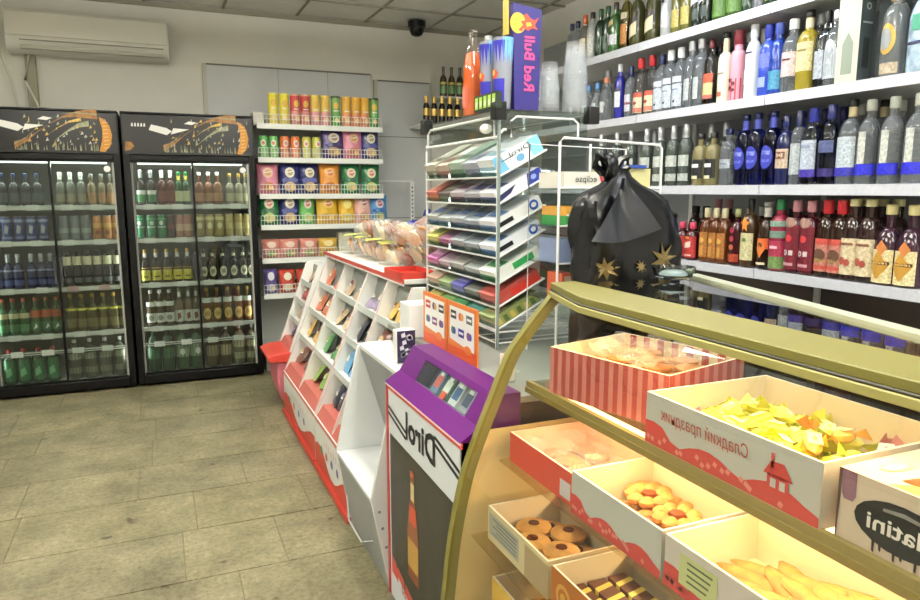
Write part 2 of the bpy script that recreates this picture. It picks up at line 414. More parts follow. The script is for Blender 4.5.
# ------------------------------------------------------------------ drinks coolers
FM = mat('#050506', .35, spec=.25); FIN = mat('#9aa098', .6, noise=.05, nscale=8); CASEB = mat('#8f958c', .6)
def cooler(x0, x1, side):
    """black double cooler with two sliding glass doors and a lit-up picture header"""
    W = x1-x0
    t = thing('drinks_cooler', '%s tall black drinks cooler with sliding glass doors and splash header' % side, 'refrigerator', (x0, 5.58, 0))
    b = MB(); D = .62
    b.box(0, .045, 0, D, .02, 1.985, FM); b.box(W-.045, W, 0, D, .02, 1.985, FM)
    b.box(.045, W-.045, D-.03, D, .02, 1.985, FM); b.box(.045, W-.045, 0, D, 1.66, 1.70, FM); b.box(0, W, 0.0, D, 1.985, 2.0, FM)
    b.box(.045, W-.045, 0, D, .02, .085, FM); b.build('cabinet', t, bevel=.004)
    MB().box(.045, W-.045, D-.036, D-.031, .085, 1.66, FIN).box(.046, .05, .04, D-.04, .085, 1.66, FIN).box(W-.05, W-.046, .04, D-.04, .085, 1.66, FIN).box(.05, W-.05, .04, D-.04, .08, .088, mat('#c9ccc6', .5)).build('inner_lining', t)
    for fx in (.08, W-.08):
        for fy in (.08, D-.08): MB().lathe([(.02, 0), (.02, .021)], BLACK, 10, (fx, fy, 0)).build('foot', t)
    h = MB(); h.box(.012, W-.012, -.006, .04, 1.705, 1.98, BLACK)
    hd = h.build('header_sign', t)
    p = MB(); Y = -.0085; O = (0, Y, 0); EX = (1, 0, 0); EZ = (0, 0, 1)
    def fp(pts, m, dy=0): p.flat((0, Y-dy, 0), EX, EZ, [(a*W, 1.705+z*.275) for a, z in pts], m)
    fp([(.03, .04), (.97, .04), (.97, .96), (.03, .96)], mat('#050507', .3))
    OR = mat('#94601e', .4, noise=.5, nscale=40); OR2 = mat('#c9a03c', .4, noise=.5, nscale=60); GR = mat('#8d8f6c', .45, noise=.4, nscale=60)
    # an arc of splashing water rising to an orange slice
    def arc(pts, w, m, dy):
        up = [(x, z+w*(.5+.5*math.sin(9*x))) for x, z in pts]; dn = [(x, z-w*.5) for x, z in reversed(pts)]
        for i in range(len(pts)-1):
            fp([pts[i], pts[i+1], up[i+1], up[i]], m, dy)
    A = [(.3, .08), (.38, .25), (.46, .5), (.54, .7), (.62, .84), (.70, .88), (.78, .86), (.86, .84)]
    arc(A, .24, OR, .0006); arc([(x+.10, z-.22) for x, z in A[2:6]], .16, GR, .001); arc([(x+.05, z-.1) for x, z in A[2:6]], .12, OR2, .0012); arc([(x+.0, z+.1) for x, z in A], .035, GR, .0016)
    rr = random.Random(5+int(x0 < -.5))
    for i in range(60):
        a = .35+.6*rr.random(); z = .1+.75*rr.random(); s_ = .006+.02*rr.random()
        fp([(a, z), (a+s_, z+.02), (a+s_*.6, z+.1*rr.random()+.03)], rr.choice([GR, OR2, mat('#a9aa9c', .5)]), .002)
    for i in range(34):
        a = .3+.55*rr.random(); z = .05+.02*rr.random(); fp([(a, z), (a+.008, z), (a+.004, z+.06+.2*rr.random())], GR, .0022)
    sl = [(.86+.0, .05), (.9, .04), (.94, .2), (.955, .45), (.94, .7), (.9, .86), (.87, .9), (.89, .6), (.885, .35)]
    fp(sl, mat('#c07e24', .4), .0026)
    for i in range(8): fp([(.895, .12+i*.09), (.93, .14+i*.09), (.93, .155+i*.09), (.895, .14+i*.09)], mat('#e9b24d', .4), .003)
    fp([(.02, .08), (.06, .1), (.09, .2), (.07, .3), (.03, .32)], OR, .0026)
    # white winged mark and small lettering
    fp([(.2, .62), (.33, .5), (.37, .6), (.33, .68), (.22, .76)], WHL, .0028); fp([(.36, .52), (.44, .6), (.5, .66), (.38, .68)], WHL, .0028)
    fp([(.46, .8), (.52, .78), (.56, .84), (.5, .87)], WHL, .0028)
    for i in range(5): fp([(.075+i*.022, .70), (.09+i*.022, .70), (.088+i*.022, .79), (.078+i*.022, .78)], WHL, .0028)
    p.build('header_picture', hd)
    # inside light
    tb = MB().box(.09, W-.09, .045, .065, 1.635, 1.655, mat('#f4fff4', .5, emit=3)); tb.build('light_tube', t)
    area('cooler_lamp', (x0+W/2, 5.58+.09, 1.62), W-.15, .05, 3.4, (.93, 1, .93), (math.radians(-25), 0, 0))
    for sx in (.052, W-.052):
        area('cooler_lamp', (x0+sx, 5.58+.07, .9), .03, 1.4, 2.3, (.95, 1, .95), (PI/2, 0, math.radians(-60 if sx > .5 else 60)+PI))
    SH = [1.345, 1.10, .77, .44]
    for z in SH:
        s_ = MB(); s_.box(.055, W-.055, .06, D-.05, z-.012, z-.004, STEEL); s_.box(.055, W-.055, .05, .06, z-.03, z, WHL)
        so = s_.build('shelf', t)
        rr2 = random.Random(int(z*100)+int(x0*10))
        for k in range(4):
            px = .1+k*(W-.2)/3.6+.03*rr2.random()
            c = MB().box(px, px+.075, .0455, .049, z-.034, z+.006, mat('#d8b0ae', .5) if (x0 < -.5 and k > 1 and abs(z-.77) < .01) else WHITE); c.build('price_card', so)
    s_ = MB().tube([(.055, .05, .315), (W-.055, .05, .315)], .005, WHL).tube([(.055, .05, .30), (W-.055, .05, .30)], .004, WHL)
    so = s_.build('basket_rail', t)
    for k in range(4): MB().box(.12+k*.19, .195+k*.19, .04, .044, .29, .33, WHITE).build('price_card', so)
    # two sliding doors
    for k, (a, b_, yy) in enumerate(((.045, W*.515, .030), (W*.5, W-.045, .012))):
        d = MB(); f = .014; z0, z1 = .085, 1.66
        ml = mat('#3c3d3d', .35) if k == 0 else FM
        d.box(a, b_, yy, yy+.016, z0, z0+f, FM).box(a, b_, yy, yy+.016, z1-f, z1, FM)
        d.box(a, a+f, yy, yy+.016, z0+f, z1-f, mat('#77786f', .4) if k == 0 else FM).box(b_-f, b_, yy, yy+.016, z0+f, z1-f, mat('#8d8f88', .4) if k else FM)
        do = d.build('door', t)
        MB().box(a+f, b_-f, yy+.006, yy+.010, z0+f, z1-f, DOORGLASS).build('glass_pane', do)
        MB().box(a+f+.004 if k else b_-f-.02, a+f+.02 if k else b_-f-.004, yy-.008, yy, .8, 1.0, DKGREY).build('handle', do)
    MB().disc((W-.09, .0165-.003, 1.6), EX, EZ, .022, WHITE).build('sticker', t)
    return t
cooler(-.205, .70, 'right')
cooler(-1.125, -.22, 'left')

def row(mesh, xs, z, y, name, desc, cat, where, group=None):
    rr = random.Random(len(LOG))
    for x in xs: thing(name, desc, cat, (x, y+.006*rr.random(), z), where, rr.uniform(-.15, .15), group, mesh)
def span(a, b, n): return [a+(b-a)*i/max(1, n-1) for i in range(n)]
YI = 5.69
W_ = lambda s, side: 'on the %s cooler %s shelf' % (side, s)
SHZ = {'top': 1.346, 'second': 1.101, 'third': .771, 'fourth': .441, 'bottom': .089}
def fr(side, shelf, key, xs, mesh, name, desc, cat='bottle'):
    row(mesh, xs, SHZ[shelf], YI, name, desc, cat, W_(shelf, side), '%s drinks on the %s cooler %s shelf' % (cat, side, shelf))
B_ = small_bottle
# right cooler
fr('right', 'top', 0, [-.105, -.035], B_('r1', .25, .032, DG, SILV, [(.08, .3, mat('#2e7a44', .4)), (.3, .42, WHL), (.78, .9, SILV)]), 'beer_bottle', 'dark bottle with green and white label')
fr('right', 'top', 0, [.04, .10], B_('r2', .25, .033, mat('#4a160f', .15), WHL, [(.1, .4, mat('#6d2a22', .4)), (.78, .9, WHL)]), 'wine_bottle', 'red brown bottle with white neck')
fr('right', 'top', 0, [.155, .205], B_('r3', .24, .03, DGR, GRN, [(.1, .42, mat('#b7b98a', .5)), (.75, .88, YEL)]), 'wine_bottle', 'green bottle with pale olive label')
fr('right', 'top', 0, [.30, .365, .43], B_('r4', .24, .036, mat('#6e3a1c', .15), WHL, [(.1, .36, mat('#a8754c', .5))], sh=.5, nk=.7), 'drink_bottle', 'amber brown bottle with tan label')
fr('right', 'top', 0, [.52, .585, .635], B_('r5', .23, .034, mat('#77705a', .15), GOLD, [(.1, .36, mat('#a9a078', .5))], sh=.5, nk=.7), 'drink_bottle', 'olive grey bottle with khaki label')
fr('right', 'second', 0, [-.125, -.05, .022], can('gcan', .168, .033, mat('#127a48', .3), [(.08, .16, mat('#0b5a33', .3)), (.45, .52, SILV), (.8, .88, mat('#4fa878', .3))], [(oval(0, .66, .013, .1), WHL)]), 'beer_can', 'green beer can', 'can')
fr('right', 'second', 0, [.088], can('dcan', .168, .033, mat('#3a1416', .3), [(.4, .6, mat('#6b2a26', .4))]), 'beer_can', 'dark maroon beer can', 'can')
fr('right', 'second', 0, [.145, .205], can('pcan', .168, .033, mat('#a86a5a', .3), [(.3, .6, mat('#c9a68f', .4))]), 'beer_can', 'copper pink beer can', 'can')
fr('right', 'second', 0, [.29, .36, .43], can('gocan', .168, .033, mat('#b49a4a', .25, metal=.3), [(.1, .2, mat('#8a7434', .3)), (.75, .9, mat('#d8c98a', .3))], [(oval(0, .5, .018, .14), mat('#e2d8a8', .4))]), 'beer_can', 'gold beer can', 'can')
fr('right', 'second', 0, [.50, .57, .635], can('gocan2', .168, .033, mat('#a89252', .3), [(.35, .62, mat('#cbbd7e', .4))]), 'beer_can', 'dull gold beer can with pale band', 'can')
fr('right', 'third', 0, [-.11, -.035, .04, .113, .185], B_('ylab', .245, .034, DG, GOLD, [(.06, .38, YEL), (.42, .46, GOLD), (.76, .93, WHL)], marks=[([(-.018, .16), (.018, .16), (.018, .2), (-.018, .2)], mat('#5c4a1c', .5))]), 'beer_bottle', 'dark beer bottle with bright yellow label')
fr('right', 'third', 0, [.30, .365, .44, .52, .59, .645], B_('crnd', .235, .033, mat('#241509', .15), mat('#3a4a2a', .3), [(.76, .86, CREAM)], marks=[(oval(0, .28, .027, .17), CREAM), (oval(0, .28, .015, .09), mat('#6a6a4a', .5))]), 'beer_bottle', 'dark beer bottle with round cream label')
fr('right', 'fourth', 0, [-.09, -.025, .04], B_('wlab', .27, .034, mat('#4e3a26', .15), WHL, [(.1, .36, WHL), (.55, .68, WHL)], marks=[(oval(0, .23, .02, .08), mat('#8a8a82', .5))]), 'beer_bottle', 'brown beer bottle with white labels')
fr('right', 'fourth', 0, [.11, .175, .23], B_('wlab2', .275, .034, mat('#5d4e38', .15), mat('#8a8a80', .3), [(.08, .4, mat('#c9c8be', .5)), (.76, .9, WHL)], marks=[([(-.012, .12), (.012, .2), (.006, .34), (-.016, .3)], mat('#7a3a2a', .5))]), 'beer_bottle', 'brown bottle with large pale label')
fr('right', 'fourth', 0, [.305, .38, .46, .54, .61], B_('glab', .265, .035, mat('#7a4a1c', .15), GOLD, [(.58, .72, WHL)], marks=[(oval(0, .26, .03, .17), mat('#d9b868', .4)), (oval(0, .26, .02, .1), mat('#b0863a', .4))]), 'beer_bottle', 'amber beer bottle with gold oval label')
fr('right', 'bottom', 0, [-.09, .01], B_('pet', .33, .048, mat('#2c4a34', .2), GRN, [(.3, .55, mat('#3f6a4a', .4))], sh=.62, nk=.85), 'soda_bottle', 'large dark green plastic bottle')
fr('right', 'bottom', 0, [.115, .215], B_('pet2', .33, .05, mat('#3c5c40', .2), WHL, [(.3, .6, mat('#86a07c', .4))], sh=.62, nk=.85, marks=[([(-.02, .4), (0, .34), (.02, .4), (.012, .5), (-.012, .5)], WHL)]), 'soda_bottle', 'large green plastic bottle with pale label')
fr('right', 'bottom', 0, [.33, .43], B_('pet3', .31, .047, mat('#544326', .2), WHL, [(.28, .55, mat('#a5916a', .4))], sh=.62, nk=.85), 'soda_bottle', 'large brown plastic bottle')
fr('right', 'bottom', 0, [.53, .63], B_('pet4', .31, .046, mat('#6e6850', .25), WHL, [(.45, .62, mat('#c0b896', .5)), (.15, .32, mat('#aaa484', .5))], sh=.66, nk=.85), 'soda_bottle', 'large beige plastic bottle with two pale bands')
# left cooler
fr('left', 'top', 0, [-1.04, -.97, -.90, -.83, -.76], B_('l1', .22, .033, mat('#35373a', .15), mat('#22305a', .3), [(.1, .4, mat('#4d5257', .5))]), 'water_bottle', 'grey bottle with dark blue cap')
fr('left', 'top', 0, [-.62, -.555, -.49], B_('l2', .23, .03, mat('#5f6258', .15), WHL, [(.1, .35, mat('#8a7f66', .5)), (.78, .88, WHL)]), 'water_bottle', 'grey green bottle with tan label')
fr('left', 'top', 0, [-.425, -.36, -.30], B_('l3', .22, .03, mat('#6a5a3e', .15), mat('#7c7f76', .3), [(.08, .4, mat('#9a6a3a', .5))]), 'drink_bottle', 'brownish bottle with orange tan label')
fr('left', 'second', 0, [-1.04, -.967, -.894, -.82, -.747], can('bcan', .168, .033, mat('#22307c', .3), [(.1, .2, mat('#7c86ae', .3)), (.78, .9, mat('#9aa4c8', .3))], [([(-.014, .35), (.006, .3), (.016, .6), (-.006, .68)], SILV)]), 'energy_drink_can', 'blue and silver can', 'can')
fr('left', 'second', 0, [-.62, -.55, -.48], can('scan', .168, .033, mat('#6d7478', .3), [(.3, .5, mat('#9da3a2', .3))]), 'drink_can', 'silver grey can', 'can')
fr('left', 'second', 0, [-.41, -.34, -.28], can('ocan', .168, .033, mat('#b5702a', .3), [(.5, .7, mat('#d8a24a', .4))], [(oval(0, .3, .015, .1), mat('#7c3a1a', .4))]), 'drink_can', 'orange gold can', 'can')
fr('left', 'third', 0, [-1.04, -.98, -.92, -.84, -.78, -.72], B_('l5', .24, .032, mat('#141c52', .15), mat('#c9ccd8', .3), [(.1, .25, mat('#3e4a8c', .4)), (.5, .55, mat('#8c94b8', .4)), (.76, .9, SILV)]), 'beer_bottle', 'deep blue bottle with silver neck')
fr('left', 'third', 0, [-.62, -.555, -.49, -.425, -.36, -.295], B_('l6', .25, .03, mat('#10121a', .15), BLACK, [(.1, .24, mat('#6a6c70', .5)), (.6, .85, mat('#cfc7a2', .4))], sh=.42, nk=.62, nr=.014), 'beer_bottle', 'black bottle with tall cream neck label')
fr('left', 'fourth', 0, [-1.04, -.975, -.91], B_('l7', .26, .034, mat('#24542c', .15), mat('#b9503a', .3), [(.1, .3, mat('#3a7a48', .4)), (.46, .6, mat('#bfb58a', .4))]), 'beer_bottle', 'green beer bottle with red cap')
fr('left', 'fourth', 0, [-.84, -.775, -.71], B_('l8', .26, .034, mat('#38552c', .15), mat('#c2683a', .3), [(.1, .34, mat('#256a44', .4)), (.46, .66, mat('#b8502e', .4))], marks=[([(-.014, .14), (.012, .2), (.004, .3)], WHL)]), 'beer_bottle', 'green bottle with orange red shoulder label')
fr('left', 'fourth', 0, [-.62, -.55, -.48, -.41, -.34, -.275], B_('l9', .27, .034, mat('#4c4418', .15), GOLD, [(.1, .34, mat('#7a6c3c', .4)), (.56, .62, mat('#e8e04a', .4))]), 'beer_bottle', 'olive bottle with bright yellow stripe')
fr('left', 'bottom', 0, [-1.03, -.94, -.85, -.76], B_('l10', .25, .04, mat('#2c4a34', .15), RED, [(.1, .7, mat('#3c7a4c', .4))], sh=.7, nk=.82, marks=[([(-.02, .2), (.02, .3), (.01, .5), (-.02, .4)], mat('#7ac08a', .4))]), 'soda_bottle', 'green bottle with red cap')
fr('left', 'bottom', 0, [-.62, -.52, -.42, -.32], B_('l11', .29, .044, mat('#5a5a4c', .15), WHL, [(.15, .3, mat('#84846c', .4)), (.5, .66, mat('#9a9a84', .4))], sh=.68, nk=.85), 'water_bottle', 'large grey plastic bottle')

# things on top of the coolers, wires and the air conditioner
w = MB().tube([(-1.08, 5.9, 2.008), (-.9, 5.85, 2.01), (-.7, 5.9, 2.03), (-.55, 5.8, 2.008)], .006, BLACK); mark(w.build('power_cable'), 'thin black cable lying on top of left cooler', 'cable')
w = MB().box(-1.05, -.56, 5.75, 5.95, 2.0, 2.018, WHITE); mark(w.build('white_board', bevel=.003), 'flat white board lying on top of left cooler', 'board')
ac = thing('air_conditioner', 'long white wall air conditioner above the left cooler', 'air conditioner', (-.385, YB, 2.44))
bd = MB(); prof = [(-.0, .0), (-.13, .0), (-.18, .03), (-.205, .09), (-.21, .2), (-.2, .27), (-.17, .3), (0, .3)]
AW = mat('#dfddd2', .4)
bd.prism(prof, -.54, .54, AW, 'x'); bd.build('body', ac, bevel=.006)
MB().box(-.535, .535, -.222, -.206, .105, .27, mat('#d8d6ca', .35)).build('front_panel', ac, bevel=.004)
MB().box(-.45, .50, -.2, -.165, .018, .045, mat('#aaa898', .4)).build('louver', ac, bevel=.003)
MB().box(-.45, .50, -.212, -.2, .075, .082, mat('#8a887a', .5)).build('seam', ac)
w = MB().box(-.835, -.765, YB-.05, YB-.001, 0, 2.44, mat('#8e8a72', .6, noise=.1)); mark(w.build('cable_duct', bevel=.006), 'grey brown duct running down from the air conditioner', 'duct')
w = MB().tube([(-.99, 6.2, 2.85), (-1.0, 6.18, 2.6), (-.985, 6.2, 2.45), (-.93, 6.2, 2.25), (-.9, 6.2, 2.05)], .012, mat('#cfcdbd', .5)); mark(w.build('white_pipe'), 'white hose looping down the wall left of the duct', 'pipe')
w = MB().tube([(-.80, 6.18, 2.44), (-.84, 6.18, 2.25), (-.78, 6.18, 2.1), (-.75, 6.18, 2.01)], .008, mat('#cfcdbd', .5)); mark(w.build('white_wire'), 'thin white wire hanging over the duct', 'wire')
cc = thing('security_camera', 'black dome security camera under the ceiling', 'camera', (2.17, 6.02, ZC))
MB().lathe([(.07, -.055), (.078, -.05), (.078, 0)], BLACK, 20).build('base', cc)
MB().lathe([(.02, -.125), (.045, -.115), (.06, -.09), (.065, -.055)], mat('#08080a', .08), 20).build('dome', cc)

# ------------------------------------------------------------------ snack shelf
CX0, CX1, CY, CD = .735, 1.735, 5.66, .38
SZ = [1.955, 1.70, 1.42, 1.178, .915, .63]
g = thing('snack_shelf', 'white metal wall shelf full of crisps beside right cooler', 'shelf', (CX0, CY, 0))
MB().box(0, 1.0, CD, CD+.03, .05, 2.04, mat('#c4c6be', .5)).build('back_panel', g)
for sx in (0, .98): MB().box(sx, sx+.02, CD-.05, CD+.03, 0, 2.04, WHITE).build('upright', g)
MB().box(-.0, .08, CD-.2, CD, 1.96, 2.06, mat('#dcd9c8', .5)).build('end_bracket', g)
MB().box(0, 1.0, 0, CD, .1, .15, WHITE).box(.0, 1.0, .03, CD, 0, .1, mat('#9c9c94', .5)).build('base_deck', g)
SHW = mat('#dfe3da', .45)
for z in SZ:
    s_ = MB().box(0, 1.0, 0, CD, z-.012, z, SHW).box(0, 1.0, -.004, .004, z-.036, z+.004, SHW)
    so = s_.build('shelf', g)
    wg = MB()
    for zz in (.075, .04): wg.tube([(0.005, .008, z+zz), (.995, .008, z+zz)], .0025, WIRE, 5)
    for k in range(41): wg.tube([(.005+k*.0247, .008, z), (.005+k*.0247, .008, z+.075)], .0017, WIRE, 4)
    wg.build('wire_guard', so)
CR = random.Random(11)
def crisp_bag(key, w, h, main, food, disc, dark=None, disc2=None):
    """a puffed foil bag: crimped ends, pillow body, round emblem above a picture of the food"""
    if key in ONE: return ONE[key]
    b = MB(); nx, nz = 8, 10; rr = random.Random(key)
    def P(i, j, s_):
        u = i/nx*2-1; v = j/nz*2-1
        t = (1-abs(u)**3)*(1-abs(v)**4); d = .036*t**.6*(1+.15*math.sin(7*u+5*v+len(key)))
        return (u*w/2*(1-.06*(1-v*v)), s_*d, (v+1)/2*h)
    for s_ in (-1, 1):
        vs = [P(i, j, s_) for j in range(nz+1) for i in range(nx+1)]
        fs = [(j*(nx+1)+i, j*(nx+1)+i+1, (j+1)*(nx+1)+i+1, (j+1)*(nx+1)+i) for j in range(nz) for i in range(nx)]
        if s_ > 0: fs = [tuple(reversed(f)) for f in fs]
        b.add(vs, fs, main)
    def Q(u, v, o): 
        t = (1-abs(u)**3)*(1-abs(v)**4); return (u*w/2*(1-.06*(1-v*v)), -.036*t**.6*1.12-o, (v+1)/2*h)
    def blob(u0, v0, ru, rv, m, o, n=14): b.poly([Q(u0+ru*math.cos(2*PI*i/n), v0+rv*math.sin(2*PI*i/n), o) for i in range(n)], m)
    if dark: blob(0, -.1, .85, .16, dark, .002)
    if food: blob(.0, -.55, .62, .32, food, .003); blob(.25, -.6, .25, .14, mat('#e8c76a', .4), .0045)
    blob(0, .38, .5, .34, disc, .0055)
    if disc2: blob(.03, .38, .3, .2, disc2, .0075); b.poly([Q(-.3, .34, .0085), Q(.3, .42, .0085), Q(.3, .48, .0085), Q(-.3, .4, .0085)], WHL)
    b.mesh; ONE[key] = b.mesh('bag'); return ONE[key]
def foil(c): return mat(c, .28, spec=.6, coat=.2)
NAVY, PNK, ORGB, GRNB, YELB, LBL, PCH = [foil(c) for c in ('#232766', '#d07a90', '#dd8b2a', '#17703a', '#d8a81c', '#3a86c8', '#e0a898')]
PUR = foil('#3c2a6a'); LGR = foil('#56a84a')
def snack(x, z, mesh, name, desc, cat, where, rz=0, y=None, tilt=0):
    o = thing(name, desc, cat, (x, (CY+.085) if y is None else y, z+.001), where, rz, None, mesh)
    o.rotation_euler.x = -tilt; return o
def tube_can(key, c1, c2, lid):
    if key in ONE: return ONE[key]
    b = MB().lathe([(.036, 0), (.038, .003), (.038, .225), (.036, .228)], c1, 18)
    b.lathe([(.0385, .226), (.0385, .238), (.037, .24)], lid, 18)
    b.wrap(.038, .0, .11, -PI/2, 3.1, c2, 2, 16, .0006)
    b.patch(.038, oval(0, .165, .02, .028), -PI/2, mat('#d8a838', .4)); b.patch(.038, [(-.02, .12), (.02, .12), (.02, .128), (-.02, .128)], -PI/2, WHL)
    b.patch(.038, oval(.004, .05, .018, .02), -PI/2, mat('#e9d08a', .4), 2, .002)
    ONE[key] = b.mesh('can'); return ONE[key]
TY = tube_can('ty', mat('#e2d02a', .3), mat('#dccb4a', .3), mat('#e6dc5a', .4)); TRD = tube_can('tr', mat('#c23a34', .3), mat('#d0837a', .3), mat('#d5a88a', .4))
TPK = tube_can('tp', mat('#d9b84a', .3), mat('#d8909a', .3), mat('#e0c64a', .4)); TG = tube_can('tg', mat('#6a9a4a', .3), mat('#4f9a44', .3), mat('#2c3a2c', .4))
TO = tube_can('to', mat('#dca22c', .3), mat('#d98a5a', .3), mat('#dfae4a', .4))
r1 = 'on the snack shelf top row'
for x, me, d in [(.875, TY, 'yellow crisp tube'), (.96, TY, 'yellow crisp tube'), (1.045, TRD, 'red crisp tube'), (1.125, TRD, 'red crisp tube'), (1.205, TPK, 'pink and gold crisp tube'),
                 (1.285, TPK, 'pink and gold crisp tube'), (1.37, TG, 'green crisp tube with dark lid'), (1.455, TO, 'orange crisp tube'), (1.535, TO, 'orange crisp tube'), (1.61, TO, 'orange crisp tube'), (1.69, TG, 'green crisp tube with dark lid')]:
    snack(x, SZ[0], me, 'crisp_tube', d, 'snack can', r1, CR.uniform(-.2, .2))
r2 = 'on the snack shelf second row'
def mini(key, c, c2): 
    return can(key, .165, .036, mat(c, .3), [(.05, .4, mat(c2, .35))], [(oval(0, .68, .02, .16), WHL), (oval(0, .68, .012, .1), mat('#c2542a', .4))], mat(c2, .4))
for x, me, d in [(.785, mini('m1', '#4fa848', '#8cc07a'), 'small green crisp tube'), (.865, ONE['m1'], 'small green crisp tube'),
                 (.95, mini('m2', '#dd6a2a', '#d8906a'), 'small orange crisp tube'), (1.032, ONE['m2'], 'small orange crisp tube'), (1.12, mini('m3', '#b8b83a', '#c8c87a'), 'small lime crisp tube'), (1.2, ONE['m3'], 'small lime crisp tube')]:
    snack(x, SZ[1], me, 'crisp_tube', d, 'snack can', r2, CR.uniform(-.2, .2), CY+.06)
BG = {
 'pur': ('wide purple crisp bag with cream roundel', crisp_bag('pur', .19, .235, PUR, mat('#b08a5a', .4), mat('#cfc2a0', .4), mat('#2a2050', .4), mat('#8a7a6a', .4))),
 'pnk': ('pink crisp bag with yellow roundel', crisp_bag('pnk', .165, .235, PNK, mat('#c8754a', .4), mat('#d8a88a', .4), None, mat('#c08a3a', .4))),
 'nav': ('navy crisp bag with cream roundel', crisp_bag('nav', .155, .24, NAVY, mat('#c0a070', .4), mat('#d2cbb0', .4), mat('#3a4488', .4), mat('#9a8a5a', .4))),
 'org': ('orange crisp bag with food picture', crisp_bag('org', .165, .24, ORGB, mat('#b8682a', .4), mat('#e0a040', .4), None, mat('#cf6a2a', .4))),
 'grn': ('green crisp bag with cream roundel', crisp_bag('grn', .155, .24, GRNB, mat('#b8c06a', .4), mat('#d0c8a0', .4), mat('#0c4a26', .4), mat('#c86a5a', .4))),
 'lgr': ('light green crisp bag', crisp_bag('lgr', .13, .235, LGR, mat('#a8c87a', .4), mat('#cfd0b0', .4), None, mat('#c04a4a', .4))),
 'yel': ('golden yellow crisp bag', crisp_bag('yel', .185, .235, YELB, mat('#c89a2a', .4), mat('#e0c050', .4), None, mat('#c8642a', .4))),
 'yl2': ('narrow yellow crisp bag', crisp_bag('yl2', .14, .225, YELB, mat('#d8c85a', .4), mat('#e2cf60', .4))),
 'pch': ('peach pink crisp bag', crisp_bag('pch', .15, .24, PCH, mat('#c8946a', .4), mat('#d8b8a0', .4), None, mat('#b86a6a', .4))),
 'blu': ('bright blue crisp bag', crisp_bag('blu', .15, .23, LBL, mat('#8a9a5a', .4), mat('#c0c8d0', .4), mat('#1c4a8a', .4), mat('#c04a5a', .4)))}
for rw, z, items in ((r2, SZ[1], [(1.335, 'pur'), (1.50, 'pnk'), (1.645, 'nav')]),
                     ('on the snack shelf third row', SZ[2], [(.81, 'pnk'), (.98, 'nav'), (1.135, 'nav'), (1.30, 'org'), (1.475, 'grn'), (1.645, 'grn')]),
                     ('on the snack shelf fourth row', SZ[3], [(.81, 'grn'), (.97, 'nav'), (1.11, 'lgr'), (1.275, 'yel'), (1.435, 'yl2'), (1.575, 'pch'), (1.71, 'blu')])):
    for x, k in items: snack(x, z, BG[k][1], 'crisp_bag', BG[k][0], 'crisps', rw, CR.uniform(-.08, .08), CY+.062, .1)
r5 = 'on the snack shelf fifth row'
S1 = crisp_bag('s1', .15, .15, foil('#c87a6a'), mat('#8aa05a', .4), mat('#d8b8a0', .4)); S2 = crisp_bag('s2', .16, .15, foil('#c8a03a'), mat('#b8822a', .4), mat('#d8c070', .4))
for x in (.815, .96, 1.115): snack(x, SZ[4], S1, 'snack_pack', 'short pink snack pack', 'snack', r5, 0, CY+.06, .1)
snack(1.27, SZ[4], S2, 'snack_pack', 'short gold snack pack', 'snack', r5, 0, CY+.06, .1)
o = MB().box(-.06, .06, -.03, .03, 0, .19, mat('#c9c4a4', .5)).box(-.045, .045, -.0315, -.0305, .06, .13, mat('#8a9a7a', .5)).mesh('box'); snack(1.42, SZ[4], o, 'cracker_box', 'tall pale cardboard snack box', 'box', r5)
o = MB().box(-.045, .045, -.03, .03, 0, .15, mat('#6e6a58', .5)).box(-.03, .03, -.0315, -.0305, .04, .11, mat('#b0a888', .5)).mesh('box'); snack(1.545, SZ[4], o, 'cracker_box', 'small dark cardboard snack box', 'box', r5)
r6 = 'on the snack shelf sixth row'
S3 = crisp_bag('s3', .11, .2, foil('#5a4a8a'), mat('#b8b8c8', .4), mat('#d0d0d8', .4)); S4 = crisp_bag('s4', .13, .19, foil('#b83a2c'), mat('#d8c8a8', .4), mat('#d8d0b0', .4))
S5 = crisp_bag('s5', .12, .17, foil('#3c7a3a'), mat('#a8b87a', .4), mat('#c8d0a8', .4))
snack(.80, SZ[5], S3, 'snack_pack', 'violet snack pack', 'snack', r6, 0, CY+.06, .1)
for x in (.93, 1.07): snack(x, SZ[5], S4, 'snack_pack', 'red and white snack pack', 'snack', r6, 0, CY+.06, .1)
for x in (1.0, 1.14, 1.28): snack(x, SZ[5], S5, 'snack_pack', 'green snack pack behind the red ones', 'snack', r6, 0, CY+.18, .1)

# white perforated rail right of the snack shelf and dark packets beside it
u = MB().box(2.09, 2.125, 6.0, 6.02, .9, 1.53, WHITE)
for k in range(9): u.box(2.102, 2.113, 5.997, 5.9995, 1.18+k*.036, 1.195+k*.036, DKGREY)
u.tube([(1.80, 6.01, 1.53), (2.11, 6.01, 1.53)], .008, WIRE).tube([(1.80, 6.01, 1.53), (1.80, 6.01, .9)], .006, WIRE).box(1.79, 2.13, 5.95, 6.05, 0, .9, mat('#b8bab4', .5))
mark(u.build('display_frame'), 'white perforated metal frame in front of the grey board', 'frame')
FB = foil('#1c2a8c')
